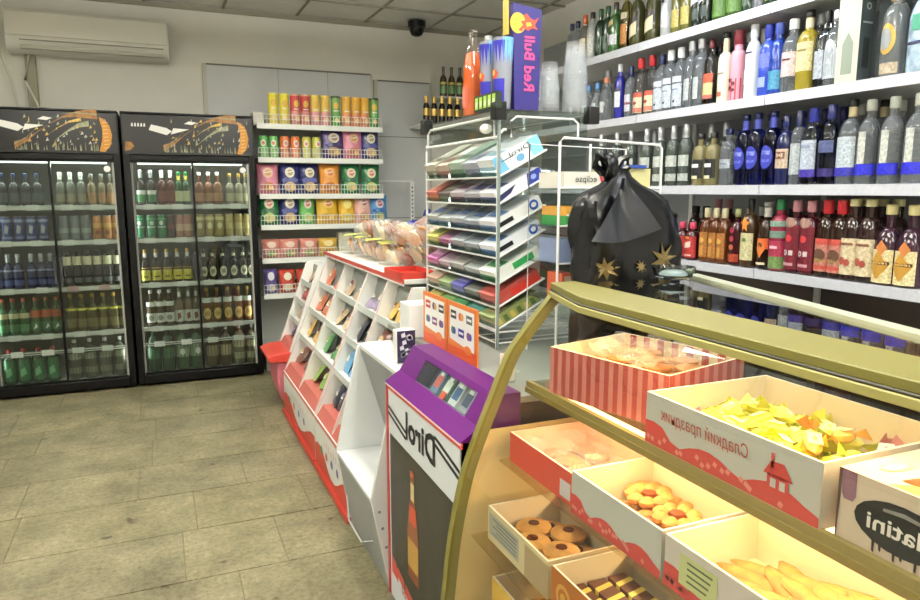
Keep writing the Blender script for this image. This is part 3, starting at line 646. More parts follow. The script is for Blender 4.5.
# ------------------------------------------------------------------ small shelf high in the back corner
ws = thing('corner_shelf', 'two tier white wall shelf in the back right corner', 'shelf', (2.16, 5.85, 0))
MB().box(0, .93, 0, .39, 2.005, 2.025, WHITE).build('lower_board', ws); MB().box(.22, .93, .12, .39, 2.262, 2.28, WHITE).build('upper_board', ws)
MB().box(.91, .93, .0, .39, 1.9, 2.55, WHITE).build('bracket', ws)
gb = B_('gold', .235, .03, mat('#1a1208', .2), mat('#d8b050', .3, metal=.5), [(.3, .55, mat('#d8b050', .3, metal=.5)), (.76, .95, mat('#d8b050', .3, metal=.5))], sh=.5, nk=.75, nr=.017)
row(gb, span(2.21, 2.58, 6), 2.026, 5.9, 'sparkling_wine_bottle', 'gold necked dark bottle on corner shelf lower tier', 'bottle', '', 'gold necked bottles on the corner shelf')
bb = B_('bb', .26, .032, mat('#3a2a10', .15), BLACK, [(.1, .36, mat('#5a8a4a', .4)), (.4, .48, mat('#c8b84a', .4))], sh=.5)
row(bb, span(2.42, 2.66, 4), 2.281, 6.02, 'beer_bottle', 'brown bottle with green label on corner shelf upper tier', 'bottle', '', 'brown bottles on the corner shelf')
# ------------------------------------------------------------------ the row of counters
CW = mat('#dedfda', .4); CRD = mat('#cf3a2c', .35); PNKR = mat('#d87a70', .4); CG = mat('#b9beb8', .5)
XD = (1, 0, 0); YD = (0, 1, 0); ZD = (0, 0, 1); MY = (0, 1, 0)   # lettering in this shop reads from right to left
def packet(key, c, c2, w=.095, h=.125):
    """a small flow-wrapped sweet packet leaning back, front towards -x"""
    if key in ONE: return ONE[key]
    b = MB(); n = 6
    def P(i, j, s_):
        u = i/n*2-1; v = j/n*2-1; t = max(0, (1-u*u)*(1-v**4)); return (s_*.014*t**.6, u*w/2, (v+1)/2*h)
    for s_ in (-1, 1):
        vs = [P(i, j, s_) for j in range(n+1) for i in range(n+1)]
        fs = [(j*(n+1)+i, j*(n+1)+i+1, (j+1)*(n+1)+i+1, (j+1)*(n+1)+i) for j in range(n) for i in range(n)]
        b.add(vs, fs, foil(c))
    b.poly([(-.0165, w*.22*math.cos(2*PI*i/12)+.008, h*.62+h*.13*math.sin(2*PI*i/12)) for i in range(12)], mat(c2, .4))
    b.poly([(-.0175, -w*.2, h*.47), (-.0175, w*.2, h*.5), (-.0175, w*.2, h*.58), (-.0175, -w*.2, h*.55)], mat('#f0ece0', .4))
    ONE[key] = b.mesh('packet'); return ONE[key]
PK = [packet('p%d' % i, *c) for i, c in enumerate([('#c86a4a', '#e8c07a'), ('#d8a84a', '#7a2a1a'), ('#4a8a4a', '#d8c84a'), ('#7a4a3a', '#d8b88a'), ('#c8b088', '#b84a3a'), ('#3a5aa8', '#c8d0e0'),
      ('#2a2a38', '#8a8aa0'), ('#8ab04a', '#e0d87a'), ('#b89a7a', '#7a3a5a'), ('#5a9ac8', '#e8e8e8'), ('#a83a3a', '#e0c8a0'), ('#8a7a9a', '#d8d0c0')])]
PKN = ['orange', 'golden', 'green', 'brown', 'tan', 'blue', 'black', 'lime green', 'beige', 'light blue', 'red', 'grey violet']
def candy_stand(name, desc, y0, y1, xb, xt, zb, zt, cols, rows, plan, where, top_depth=.06, red_base=True):
    """sloping self-service stand: white cheeks and dividers, stepped shelves, printed base board"""
    t = thing(name, desc, 'display stand', (xb, y0, 0)); W = y1-y0; S = (xt-xb)/(zt-zb)
    X = lambda z: (z-zb)*S
    prof = [(0, 0), (0, zb), (xt-xb, zt), (xt-xb+top_depth, zt), (xt-xb+top_depth, 0)]
    for k in range(cols+1):
        yy = W*k/cols; e = .011
        ya, yb_ = (0, .022) if k == 0 else (W-.022, W) if k == cols else (yy-e, yy+e)
        m = MB().prism(prof if k in (0, cols) else [(0.002, zb), (xt-xb, zt), (xt-xb+top_depth, zt), (.3, zb)], ya, yb_, CW)
        # thin red edging on the sloping front
        m.add([(-.001, ya, zb), (-.001, ya+.006, zb), (xt-xb-.001, ya+.006, zt), (xt-xb-.001, ya, zt)], [(0, 1, 2, 3)], PNKR)
        m.build('side_panel' if k in (0, cols) else 'divider', t, bevel=.002)
    bp = MB().box(-.006, .012, .0, W, .03, zb, CW)
    if red_base:
        wave = [(0, .03), (W, .03)]+[(W*(1-i/10), .11+.05*math.sin(i*.75+.6)) for i in range(11)]
        bp.flat((-.0075, 0, 0), YD, ZD, wave, CRD)
        bp.flat((-.0078, 0, 0), YD, ZD, [(0, zb-.02), (W, zb-.02), (W, zb), (0, zb)], PNKR)
        for k in range(7):
            u = W*.25+W*.07*k; hh = .02+.018*abs(math.sin(k*2.1)); bp.flat((-.0085, 0, 0), YD, ZD, [(u, zb*.66), (u+.008, zb*.66), (u+.016, zb*.66+hh), (u+.007, zb*.66+hh*.8)], mat('#c06a70', .4))
        for k in range(4): bp.disc((-.0085, W*(.3+.16*k), zb*.52), YD, ZD, .022, mat(['#8a6ab0', '#5a6ac0', '#c8605a', '#4a9a6a'][k], .4), seg=12)
    bp.build('base_board', t)
    MB().box(-.02, .0, 0, W, .0, .03, CRD).build('kick_board', t)
    bk = MB(); D = .15
    bk.add([(.16, .01, zb+.0), (.16, W-.01, zb), (X(zt)+.05, W-.01, zt-.02), (X(zt)+.05, .01, zt-.02)], [(0, 1, 2, 3), (3, 2, 1, 0)], CG); bk.build('back_board', t)
    ledge = MB().add([(0.0, .02, zb), (0.0, W-.02, zb), (.035, W-.02, zb+.055), (.035, .02, zb+.055)], [(0, 1, 2, 3)], mat('#b9584c', .4)); ledge.box(.034, .16, .02, W-.02, zb+.04, zb+.055, mat('#b9584c', .4)).build('red_ledge', t)
    H = (zt-zb-.08)/rows
    for r_ in range(rows):
        z = zb+.058+H*r_; x = X(z)+.012
        if r_: 
            s_ = MB().box(x, x+.135, .02, W-.02, z-.006, z, CW); s_.box(x-.004, x, .02, W-.02, z-.012, z+.026, mat('#cfd6d2', .3)).build('shelf', t)
        for k in range(cols):
            i = plan[(r_*cols+k) % len(plan)]
            yc = W*(k+.5)/cols; n = 3 if W/cols > .3 else 2; sp = (W/cols-.13)/max(1, n-1)
            for q in range(n):
                yy = yc+(q-(n-1)/2)*(sp+.0)
                h = thing('sweet_packet', '%s sweet packet' % PKN[i], 'sweets', (xb+x+.045, y0+yy, z+.002), '%s, %s tier, %s column' % (where, ORD[rows-r_], ('far' if k else 'near') if cols > 1 else 'only'), 0, 'sweet packets in the %s' % name.replace('_', ' '), PK[i])
                h.rotation_euler = (R.uniform(-.3, .3), R.uniform(.5, .9), R.uniform(-.25, .25))
    return t
candy_stand('candy_stand', 'white red edged sloping sweets stand in the middle of the counter row', 3.575, 4.56, .70, 1.01, .285, 1.03, 2, 4, [7, 3, 2, 1, 4, 0, 8, 0], 'in middle sweets stand')
candy_stand('candy_stand', 'white red edged sloping sweets stand next to the empty white stand', 2.85, 3.56, .70, 1.0, .285, 1.03, 2, 4, [6, 6, 5, 9, 3, 6, 1, 11], 'in nearer sweets stand')
A = candy_stand('candy_stand', 'lower narrow sweets stand at the far end of the counters', 4.60, 5.0, .74, .95, .38, .955, 1, 4, [11, 8, 10, 8], 'in far sweets stand', .3, False)
tray = MB().prism([(-.13, .335), (-.14, .365), (-.10, .385), (.02, .395), (.02, .33)], -.02, .38, CRD)
tray.build('red_tray', A, bevel=.004)
MB().prism([(-.05, .06), (-.08, .2), (-.075, .33), (0, .33), (0, .06)], 0, .36, mat('#cf6a78', .4)).build('pink_bin', A, bevel=.01)
# tops of the two tall stands: one board with a red front lip
tb = thing('counter_top', 'white counter top with red front lip above the sweets stands', 'counter top', (1.0, 2.97, 1.03))
MB().box(.0, .42, .0, 1.62, .0, .022, CW).build('board', tb, bevel=.003); MB().box(-.006, .0, 0, 1.62, .002, .023, mat('#cc4a40', .4)).box(-.007, 0, 0, 1.62, -.006, .002, CW).build('front_lip', tb)
MB().box(.40, .42, 0, 1.62, -1.03, 0, CW).build('rear_panel', tb)
rt = MB().box(0, .16, -.26, .0, 0, .004, CRD).box(-.004, .0, -.26, 0, 0, .03, CRD).box(.16, .164, -.26, 0, 0, .03, CRD).box(0, .16, -.264, -.26, 0, .03, CRD).box(0, .16, 0, .004, 0, .03, CRD)
mark(rt.build('money_tray', None, (.995, 3.245, 1.053)), 'flat red tray on the counter beside the pastry bags', 'tray')

# empty white stepped stand
es = thing('empty_display_stand', 'empty white stepped stand left of the purple gum stand', 'display stand', (.70, 2.285, 0))
pf = [(0, 0), (-.065, .355), (.035, .80), (.06, .815), (.40, .815), (.40, 0)]
EW = mat('#d9dcdc', .35)
for a, b_ in ((.525, .54), (0, .015)): MB().prism(pf, a, b_, EW).build('side_panel', es, bevel=.002)
MB().box(.045, .40, .015, .525, .797, .812, EW).build('top_board', es)
MB().add([(.045, .015, .8), (.045, .525, .8), (.175, .525, .357), (.175, .015, .357)], [(0, 1, 2, 3), (3, 2, 1, 0)], mat('#cdd1d2', .35)).build('back_board', es)
MB().box(-.062, .18, .015, .525, .343, .357, EW).build('step_board', es)
MB().add([(-.062, .015, .345), (-.062, .525, .345), (0, .525, .0), (0, .015, .0)], [(0, 1, 2, 3), (3, 2, 1, 0)], EW).build('front_board', es)
for z, x in ((.30, -.025), (.235, -.012), (.15, .0)): 
    pass
hs = MB()
for z in (.31, .245, .17): hs.disc((-.035+(.31-z)*.17, -.0008, z), XD, ZD, .006, mat('#7a7f9a', .5), seg=10)
hs.build('screw_hole', es)
MB().tube([(-.03, .5, .16), (-.05, .4, .10), (-.05, .2, .10), (-.03, .1, .15)], .004, mat('#b8bcbc', .4)).build('wire_rail', es)

# purple gum stand
ds = thing('gum_stand', 'white gum stand with sloping purple top and red edging', 'display stand', (.70, 1.615, 0)); W = .663
b = MB(); b.prism([(0, 0), (0, .79), (.018, .79), (.018, 0)], 0, W, mat('#dfe2e4', .35)); b.prism([(.0, 0), (.0, .79), (.16, .79), (.16, 0)], W-.012, W, CW); b.prism([(.0, 0), (.0, .79), (.16, .79), (.16, 0)], 0, .012, CW)
b.build('front_board', ds)
MB().box(-.006, .0, 0, W, .775, .792, mat('#c8403c', .35)).box(-.008, -.005, 0, W, .786, .793, mat('#f0d8d4', .4)).box(-.006, 0, W-.012, W+.001, 0, .792, mat('#c8403c', .35)).build('red_edging', ds)
PP = mat('#540060', .35, spec=.3)
pt = MB(); wy0, wy1 = .10, .50; za, zb2 = .835, .9; xs = lambda z: .022+(z-.79)*.62
def sl(ya, yb_, z0, z1, m): pt.add([(xs(z0), ya, z0), (xs(z0), yb_, z0), (xs(z1), yb_, z1), (xs(z1), ya, z1)], [(0, 1, 2, 3)], m)
# the sloping face around a recessed window
pt.add([(-.009, 0, .793), (-.009, W, .793), (xs(.83), W, .83), (xs(.83), 0, .83)], [(0, 1, 2, 3)], PP); sl(0, .095, .83, .895, PP); sl(.505, W, .83, .895, PP); sl(0, W, .895, .912, PP)
pt.add([(xs(.912), 0, .912), (xs(.912), W, .912), (.17, W, .912), (.17, 0, .912)], [(0, 1, 2, 3)], PP)
for yy in (0, W): pt.add([(-.009, yy, .793), (xs(.83), yy, .83), (xs(.912), yy, .912), (.17, yy, .912), (.17, yy, .79)], [(0, 1, 2, 3, 4)], PP)
pt.build('purple_top', ds)
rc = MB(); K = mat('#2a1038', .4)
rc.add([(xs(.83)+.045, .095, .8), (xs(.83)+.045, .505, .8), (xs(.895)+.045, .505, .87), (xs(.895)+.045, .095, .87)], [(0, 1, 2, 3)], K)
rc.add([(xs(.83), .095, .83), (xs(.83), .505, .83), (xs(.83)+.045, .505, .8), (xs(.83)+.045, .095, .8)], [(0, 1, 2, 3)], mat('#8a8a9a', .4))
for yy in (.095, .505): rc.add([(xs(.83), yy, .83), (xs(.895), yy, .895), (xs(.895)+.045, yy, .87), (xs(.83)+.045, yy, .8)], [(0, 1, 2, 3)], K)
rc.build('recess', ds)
MB().add([(xs(.831), .1, .831), (xs(.831), .5, .831), (xs(.894), .5, .894), (xs(.894), .1, .894)], [(0, 1, 2, 3)], pane_mat('soft_window', '#e8ecea', rough=.25)).build('window', ds)
for k, (c, c2, nm) in enumerate([('#9aa0a8', '#3a4a6a', 'grey gum pack'), ('#c8d0d0', '#2a5a8a', 'white gum pack'), ('#4a6a5a', '#c8d8c8', 'green gum pack with red tag'), ('#5a7a9a', '#c84a3a', 'blue grey gum pack')]):
    yy = .14+k*.075
    o = MB().box(-.008, .008, -.026, .026, -.028, .05, mat(c, .4)).box(-.0092, -.0078, -.02, .02, -.01, .03, mat(c2, .4)).box(-.0096, -.009, -.012, .012, .03, .042, WHITE)
    if k == 2: o.box(-.012, -.0094, -.02, .012, -.03, -.006, mat('#e04a2a', .4))
    o = mark(o.build('gum_pack', None, (.70+xs(.86)+.018, 1.63+yy, .842)), nm+' in the window of the purple gum stand', 'gum', '', 'gum packs in the purple stand window'); o.rotation_euler.y = .62
fp = MB(); INK = mat('#18181c', .4); F = (-.0015, 0, 0)
fp.flat(F, YD, ZD, [(.015, .0), (W-.015, .0), (W-.015, .77), (.015, .77)], mat('#cfd6dc', .35))
# black double lines sweeping into the lettering
for dz in (0, .022):
    fp.flat((-.0025, 0, 0), YD, ZD, [(W-.015, .715-dz), (W-.015, .703-dz), (.46, .665-dz), (.46, .677-dz)], INK)
    fp.flat((-.0025, 0, 0), YD, ZD, [(.20, .75-dz), (.20, .738-dz), (.015, .70-dz), (.015, .712-dz)], INK)
fp.text('Dirol', (-.003, .19, .655), MY, ZD, .125, INK, width=.27, bold=.004)
fp.flat((-.0022, 0, 0), YD, ZD, [(.03, .02), (W-.03, .16), (W-.03, .615), (.03, .60)], mat('#2a2a24', .3, noise=.35, nscale=9))
for k in range(7): fp.flat((-.0026, 0, 0), YD, ZD, [(.06+k*.085, .1), (.072+k*.085, .1), (.075+k*.085, .58), (.06+k*.085, .58)], mat('#45433a', .4))
fp.flat((-.0024, 0, 0), YD, ZD, [(.03, .0), (.03, .02), (W-.03, .16), (W-.03, .13), (.16, .0)], mat('#d04a40', .4))
bt = [(-.05, .16), (.05, .16), (.055, .32), (.045, .37), (.02, .45), (.017, .54), (-.017, .54), (-.02, .45), (-.045, .37), (-.055, .32)]
fp.flat((-.003, .40, .02), YD, ZD, bt, mat('#8a4420', .3))
for z0, z1, c in ((.2, .3, '#b88a3a'), (.36, .42, '#c8452a'), (.44, .5, '#c8b87a'), (.52, .54, '#c0502a')):
    ww = .05 if z1 < .33 else .032 if z1 < .43 else .0165
    fp.flat((-.0034, .40, .02), YD, ZD, [(-ww, z0), (ww, z0), (ww, z1), (-ww, z1)], mat(c, .4))
fp.flat((-.0028, 0, 0), YD, ZD, [(.56, .09), (.63, .10), (.63, .145), (.56, .135)], CRD); fp.text('Dirol', (-.0032, .38, .07), MY, ZD, .05, CRD, width=.14)
fp.build('front_print', ds)

# rear counter that carries the racks and the black bag
rcn = thing('rear_counter', 'pale counter behind the display stands under the wire racks', 'counter', (.88, 1.66, 0))
MB().box(0, 1.0, 0, 1.185, .865, .885, mat('#84867e', .4)).box(.20, 1.0, 1.185, 1.29, .865, .885, mat('#84867e', .4)).build('top_board', rcn, bevel=.002)
MB().box(.24, .98, .02, 1.27, .0, .865, mat('#a8aaa2', .5)).build('body', rcn)

# payment sign: two boards joined at an angle, with card emblems
ps = thing('payment_sign', 'orange and white standing sign with payment card emblems', 'sign', (.905, 1.975, .886))
OG = mat('#e0742c', .35); OR_ = mat('#e2502a', .35)
for k, (ya, yb_) in enumerate(((.0, .245), (.255, .49))):
    p = MB(); p.box(.0, .006, ya, yb_, 0, .19, OG)
    p.flat((-.0008, 0, 0), YD, ZD, [(ya+.02, .045), (yb_-.02, .06), (yb_-.02, .175), (ya+.02, .175)], WHITE)
    p.flat((-.0005, 0, 0), YD, ZD, [(ya, 0), (yb_, 0), (yb_, .035), (ya, .045)], OR_)
    p.disc((-.0012, ya+.07, .045), YD, ZD, .03, OG, .015)
    cols_ = ['#c8283a', '#2a3a8a', '#2a2a2e', '#3a7a8a', '#7a3a7a', '#8a2a3a'] if k else ['#2a2a3a', '#d84a2a', '#5a5f6a', '#3a9a6a', '#2a2a8a', '#8a3a6a']
    for q in range(6):
        cy = yb_-.055-(q % 3)*.066; cz = .148-(q//3)*.055
        if q % 2: p.disc((-.0014, cy+.008, cz), YD, ZD, .014, mat(cols_[q], .4), seg=12); p.disc((-.0017, cy-.008, cz), YD, ZD, .013, mat('#d8953a' if q == 1 else '#4a4a9a', .4), seg=12)
        else: p.flat((-.0014, cy, cz), YD, ZD, [(-.024, -.014), (.024, -.014), (.024, .014), (-.024, .014)], mat(cols_[q], .4)); p.flat((-.0017, cy, cz), YD, ZD, [(-.018, -.004), (.018, -.004), (.018, .004), (-.018, .004)], WHITE)
    p.build('board', ps)
sb = MB().box(0, .07, 0, .05, 0, .12, WHITE).box(-.0008, .07, -.0008, 0, 0, .12, mat('#2c2544', .4)).box(-.0010, 0, 0, .05, .0, .12, WHITE)
rr = random.Random(4)
for k in range(12):
    a, z = .008+.04*rr.random(), .01+.09*rr.random(); sb.flat((0, -.0014, 0), XD, ZD, [(a, z), (a+.016, z+.004), (a+.012, z+.02), (a-.002, z+.014)], mat('#c8c8d4', .4))
mark(sb.build('leaflet_box', None, (.785, 2.42, .816)), 'small white box with dark patterned end on the empty stand', 'box')
wb = MB().box(0, .10, 0, .12, 0, .13, mat('#dcdedc', .4)); mark(wb.build('white_box', None, (.862, 2.5, .886), bevel=.003), 'plain white box behind the patterned leaflet box', 'box')
pc = MB().box(0, .05, 0, .002, 0, .09, mat('#d8d4c8', .4)).flat((0, -.0008, 0), XD, ZD, [(.012, .02), (.04, .02), (.04, .03), (.012, .03)], mat('#a09a8a', .4)).box(0, .05, -.0, .03, 0, .002, WHITE)
mark(pc.build('price_tag', None, (.90, 1.8, .886)), 'small cream price card standing right of the payment sign', 'price tag')

# transparent bags of pastries on the counter
CK = [mat('#a8703a', .6, noise=.3, nscale=30), mat('#cf9a5c', .6, noise=.2, nscale=30), mat('#8a4a3a', .6, noise=.3), mat('#e0c8a0', .6)]
FILM = film_mat('bag_film', '#f6f6f2', .16, .12)
def pastry_bag(loc, rz, c, desc, ln=.30, strip=True, seed=0):
    t = thing('pastry_bag', desc, 'pastry bag', loc, '', rz, 'clear pastry bags on the counter'); rr = random.Random(seed)
    for i in range(15):
        b = MB(); x = -.10+.05*(i % 5); y = -.05+.05*((i//5) % 3)
        Tm = Matrix.Translation((x, y*1.3, .045+.02*(i % 2))) @ Matrix.Rotation(1.0+.3*rr.random(), 4, 'Y') @ Matrix.Rotation(rr.uniform(-.4, .4), 4, 'X'); b.lathe([(.030, 0), (.040, .004), (.040, .012), (.030, .018)], CK[(c+i % 3) % 4], 12, T=Tm); b.build('biscuit', t)
    f = MB(); n = 14; m = 8; vs = []; fs = []
    for j in range(m+1):
        u = j/m; x = -ln/2+ln*u; s_ = (math.sin(PI*min(1, max(0, u*.92+.04))))**.45; q = 1+.12*math.sin(u*17+seed)
        for i in range(n):
            a = 2*PI*i/n; vs.append((x, .105*s_*q*math.cos(a), .058+.056*s_*math.sin(a)*(1+.12*math.sin(3*a+u*9+seed))))
    for j in range(m):
        for i in range(n): fs.append((j*n+i, j*n+(i+1) % n, (j+1)*n+(i+1) % n, (j+1)*n+i))
    fs += [tuple(range(n)), tuple(m*n+i for i in range(n))]
    f.add(vs, fs, FILM); f.build('clear_film', t)
    if strip:
        l = MB()
        for k in range(3): l.add([(-.15+k*.012, -.08+k*.055, .116), (-.04+k*.012, -.08+k*.055, .124), (-.035+k*.012, -.045+k*.055, .126), (-.145+k*.012, -.045+k*.055, .118)], [(0, 1, 2, 3)], mat('#c8d45a', .4))
        l.build('label', t)
    return t
for i, (y, z, c, d, st) in enumerate([(4.36, 1.055, 0, 'far end clear bag of brown biscuits with lime label', True), (4.12, 1.055, 1, 'second farthest clear bag of golden biscuits with lime label', True), (3.88, 1.055, 0, 'third farthest clear bag of golden biscuits with lime label', True),
        (3.64, 1.055, 3, 'fourth farthest clear bag of pale biscuits with lime label', True), (3.40, 1.055, 2, 'nearest lying clear bag of red brown biscuits', False), (4.0, 1.17, 2, 'upper clear bag of dark biscuits on the bag pile, farther', False), (3.62, 1.17, 2, 'upper clear bag of red biscuits on the bag pile, middle', False), (3.3, 1.17, 3, 'upper clear bag of pale pastry nearest the gum rack', False)]):
    pastry_bag((1.215, y, z), R.uniform(-.2, .2), c, d, .33, st, i)
fb = MB().ell((0, 0, .07), .1, .06, .07, FB, 10, 6).ell((.09, .02, .12), .04, .04, .1, foil('#1c1c5a'), 8, 5)
mark(fb.build('sweets_bag', None, (1.55, 4.35, 1.12)), 'shiny dark blue packet behind the pastry bags', 'sweets')
st = MB().box(-.2, .25, -.25, .4, 0, 1.118, CG); mark(st.build('storage_cabinet', None, (1.62, 4.2, 0)), 'pale cabinet behind the pastry bags', 'cabinet')
pkk = MB().ell((0, 0, .09), .16, .12, .1, film_mat('bag_film2', '#d8b8b0', .5, .15, '#c8a89a'), 12, 6); mark(pkk.build('bread_bag', None, (1.55, 3.98, 1.12)), 'large crumpled pinkish bag behind the pastry bags', 'bag')

# ------------------------------------------------------------------ gum and cigarette rack on the rear counter
gr = thing('gum_rack', 'tall white wire and acrylic rack of gum and mint boxes', 'display rack', (1.09, 2.21, .887))
RW, RD_, RH = .375, .70, .825
w = MB()
for x, y in ((0, 0), (0, RD_), (RW, 0), (RW, RD_)):
    w.tube([(x, y, 0), (x, y, .73)], .005, WIRE)
for y in (0, RD_):
    w.tube([(0, y, .70), (0, y, .75), (.02, y, .77), (.03, y, .77)], .005, WIRE)
w.tube([(0, .0, .745), (0, RD_, .745)], .005, WIRE)
w.tube([(0, .03, .745), (0, .03, .80), (0, .05, .815), (0, RD_-.05, .815), (0, RD_-.02, .80), (0, RD_-.02, .745)], .005, WIRE)
w.tube([(.05, 0, .745), (.05, 0, .80), (.07, 0, .815), (.30, 0, .815), (.32, 0, .8), (.32, 0, .745)], .004, WIRE)
w.build('wire_frame', gr)
for zz in (0.0, .04):
    lw = MB().tube([(0, 0, zz+.02), (RW, 0, zz+.02), (RW, RD_, zz+.02), (0, RD_, zz+.02)], .003, WIRE, closed=True)
    for k in range(6): lw.tube([(0, .1*k+.06, zz+.02), (RW, .1*k+.06, zz+.02)], .002, WIRE, 4)
    lw.build('wire_grid', gr)
MB().box(.006, .010, .004, RD_-.004, .75, .81, ACRYL).build('acrylic_header', gr)
MB().box(-.01, RW+.03, -.01, RD_+.01, .832, .838, ACRYL).build('acrylic_top', gr)
MB().box(RW-.02, RW-.016, 0, RD_, .05, .83, ACRYL).build('acrylic_back', gr)
for x, y in ((0, 0), (0, RD_), (RW+.0, 0)): MB().box(x-.022, x+.022, y-.022, y+.022, .80, .862, BLACK).build('clamp', gr, bevel=.004)
MB().box(-.004, .004, -.012, .0, .0, .86, mat('#7a8a86', .3)).build('corner_post', gr)
LZ = [1.495, 1.400, 1.300, 1.213, 1.120, 1.035, .955]
TA = math.radians(27); ct, st_ = math.cos(TA), math.sin(TA)
for z in LZ:
    zz = z-.887; s_ = MB(); x1 = .215*ct; z1 = .215*st_
    s_.add([(0, .002, zz), (0, RD_-.002, zz), (x1, RD_-.002, zz+z1), (x1, .002, zz+z1)], [(0, 1, 2, 3)], ACRYL)
    s_.tube([(0, 0, zz), (0, RD_, zz)], .004, WIRE); s_.tube([(0, 0, zz), (x1, 0, zz+z1)], .004, WIRE); s_.tube([(x1, 0, zz+z1), (x1, RD_, zz+z1)], .003, WIRE); s_.tube([(0, RD_, zz), (x1, RD_, zz+z1)], .003, WIRE)
    s_.box(-.003, 0, .005, RD_-.005, zz, zz+.022, ACRYL); s_.build('tilted_shelf', gr)
BOXES = [ # per level, near to far: colour, accent, description
 [('#e8eef2', '#8cc4e0', 'white and light blue Dirol gum box'), ('#a8aec0', '#5a6a8a', 'lavender grey gum box'), ('#9ab8a0', '#3f6a4a', 'pale green gum box'), ('#c8b09a', '#8a4a3a', 'peach gum box'), ('#c2bea6', '#6a6a4a', 'beige gum box')],
 [('#e4e6ea', '#2a3a8a', 'white gum box with dark blue end'), ('#b8b8c8', '#2a2a6a', 'pale gum box with navy stripe'), ('#c8bcc8', '#5a2a4a', 'mauve grey gum box'), ('#4a4038', '#8a8a6a', 'dark brown gum box'), ('#c84a34', '#e87a4a', 'bright red gum box')],
 [('#e2e6e8', '#4a7ac8', 'white gum box with blue round emblem'), ('#9aaab8', '#3a5a9a', 'blue grey gum box'), ('#a8b4bc', '#4a6aa8', 'pale steel gum box'), ('#b4c0c4', '#3a5a8a', 'pale grey gum box'), ('#a8b0a8', '#4a6ab8', 'grey green gum box')],
 [('#dfe6ee', '#3a7ad0', 'white gum box with bright blue emblem'), ('#8a9aa4', '#4a5a6a', 'slate grey gum box'), ('#95a2aa', '#5a6a7a', 'light slate gum box'), ('#9a4a7a', '#5a2a5a', 'plum gum box'), ('#d0cc3a', '#8a9a2a', 'yellow gum box')],
 [('#e6ece6', '#2a9a4a', 'white gum box with green panel'), ('#8f9a98', '#4a5a58', 'grey green flat box'), ('#94928c', '#5a5a52', 'dull grey box'), ('#a48a9a', '#7a4a6a', 'dusty pink box'), ('#b84a9a', '#d88ac8', 'magenta gum box')],
 [('#b84a40', '#d83a30', 'brick red sweets box'), ('#5a5f54', '#2a2a2a', 'dark grey sweets box'), ('#3a3ab0', '#8a8ad8', 'violet blue sweets box'), ('#8aa85a', '#4a7a3a', 'leaf green sweets box'), ('#c89a82', '#e8c8a8', 'salmon sweets box')],
 [('#8a9a5a', '#c8b87a', 'olive patterned sweets box'), ('#2a9a8a', '#6ac8b8', 'teal sweets box'), ('#2aa85a', '#7ad88a', 'bright green sweets box'), ('#6ab84a', '#a8d86a', 'grass green sweets box'), ('#b8b84a', '#8a9a2a', 'lime sweets box')]]
def gum_box(spec, level, k, y0):
    c, c2, d = spec; hz = lambda q: '#'+''.join('%02x' % int(int(q[i:i+2], 16)*.72+150*.28) for i in (1, 3, 5)); c2 = hz(c2); c = hz(c) if k else c; z = LZ[level]; ln, wd, h = .20, .125, .042 if level else .062  # haze put into the box colours by blending them towards grey
    t = MB(); A_, B2 = mat(c, .35), mat(c2, .35); H2 = h*(.9 if k % 2 else 1)
    t.box(0, ln, 0, wd, 0, H2, A_)
    t.box(-.0009, 0, .0, wd, 0, H2*.55, B2)
    t.flat((.0, 0, H2+.0007), XD, YD, [(.03, .012), (.075, .012), (.075, wd-.012), (.03, wd-.012)], B2)
    t.flat((.0, 0, H2+.0007), XD, YD, [(.1, .02), (.17, .02), (.17, wd-.02), (.1, wd-.02)], mat('#e8e8e8', .4) if k % 2 else A_)
    if k == 0:   # the printed side towards the room
        Fy = -.0009; EXm = (-1, 0, 0)
        if level == 0:
            t.flat((0, Fy, 0), XD, ZD, [(0, 0), (.05, 0), (.035, H2), (0, H2)], mat('#6ab0d8', .35)); t.flat((0, Fy, 0), XD, ZD, [(.155, 0), (ln, 0), (ln, H2), (.15, H2)], mat('#7ac0dc', .35))
            t.disc((.105, Fy-.0004, .02), XD, ZD, .017, mat('#5a9ac8', .35), .013); t.text('Dirol', (.158, Fy-.0006, .037), EXm, ZD, .026, INK, width=.09)
            t.flat((0, Fy-.0005, 0), XD, ZD, [(.03, .036), (.08, .036), (.08, .039), (.03, .039)], INK)
        elif level in (2, 3):
            t.disc((.168, Fy-.0004, .021), XD, ZD, .019, mat('#2a5ac0', .3), .018); t.disc((.168, Fy-.0007, .021), XD, ZD, .011, WHITE, .009); t.flat((0, Fy-.0004, 0), XD, ZD, [(.01, .01), (.075, .01), (.075, .026), (.01, .026)], INK)
        elif level == 1:
            t.flat((0, Fy-.0002, 0), XD, ZD, [(.13, 0), (ln, 0), (ln, H2), (.145, H2)], mat('#2a3a98', .35)); t.disc((.165, Fy-.0006, .022), XD, ZD, .012, mat('#8aa0e0', .35), .009); t.flat((0, Fy-.0004, 0), XD, ZD, [(.0, .0), (.06, .01), (.09, .03), (.0, .02)], mat('#2a2f5a', .35))
        elif level == 4: t.flat((0, Fy-.0004, 0), XD, ZD, [(.08, .01), (.17, .01), (.17, .034), (.08, .034)], mat('#28a050', .35))
        elif level == 5: t.flat((0, Fy-.0004, 0), XD, ZD, [(.07, .0), (.19, .0), (.19, .03), (.07, .03)], mat('#d83428', .35))
        else: 
            for q in range(6): t.flat((0, Fy-.0004, 0), XD, ZD, [(.01+q*.03, .004), (.03+q*.03, .004), (.025+q*.03, .03), (.008+q*.03, .03)], mat(['#c8b048', '#5a6a2a'][q % 2], .4))
    o = t.build('gum_box', None, (1.09+.004*ct+.003, 2.21+y0, z+.005))
    o.rotation_euler.y = -TA
    mark(o, d, 'gum box', 'on the wire rack %s shelf' % ORD[level+1] if level < 6 else 'on the wire rack lowest shelf', 'boxes on the %s shelf of the gum rack' % ORD[level+1])
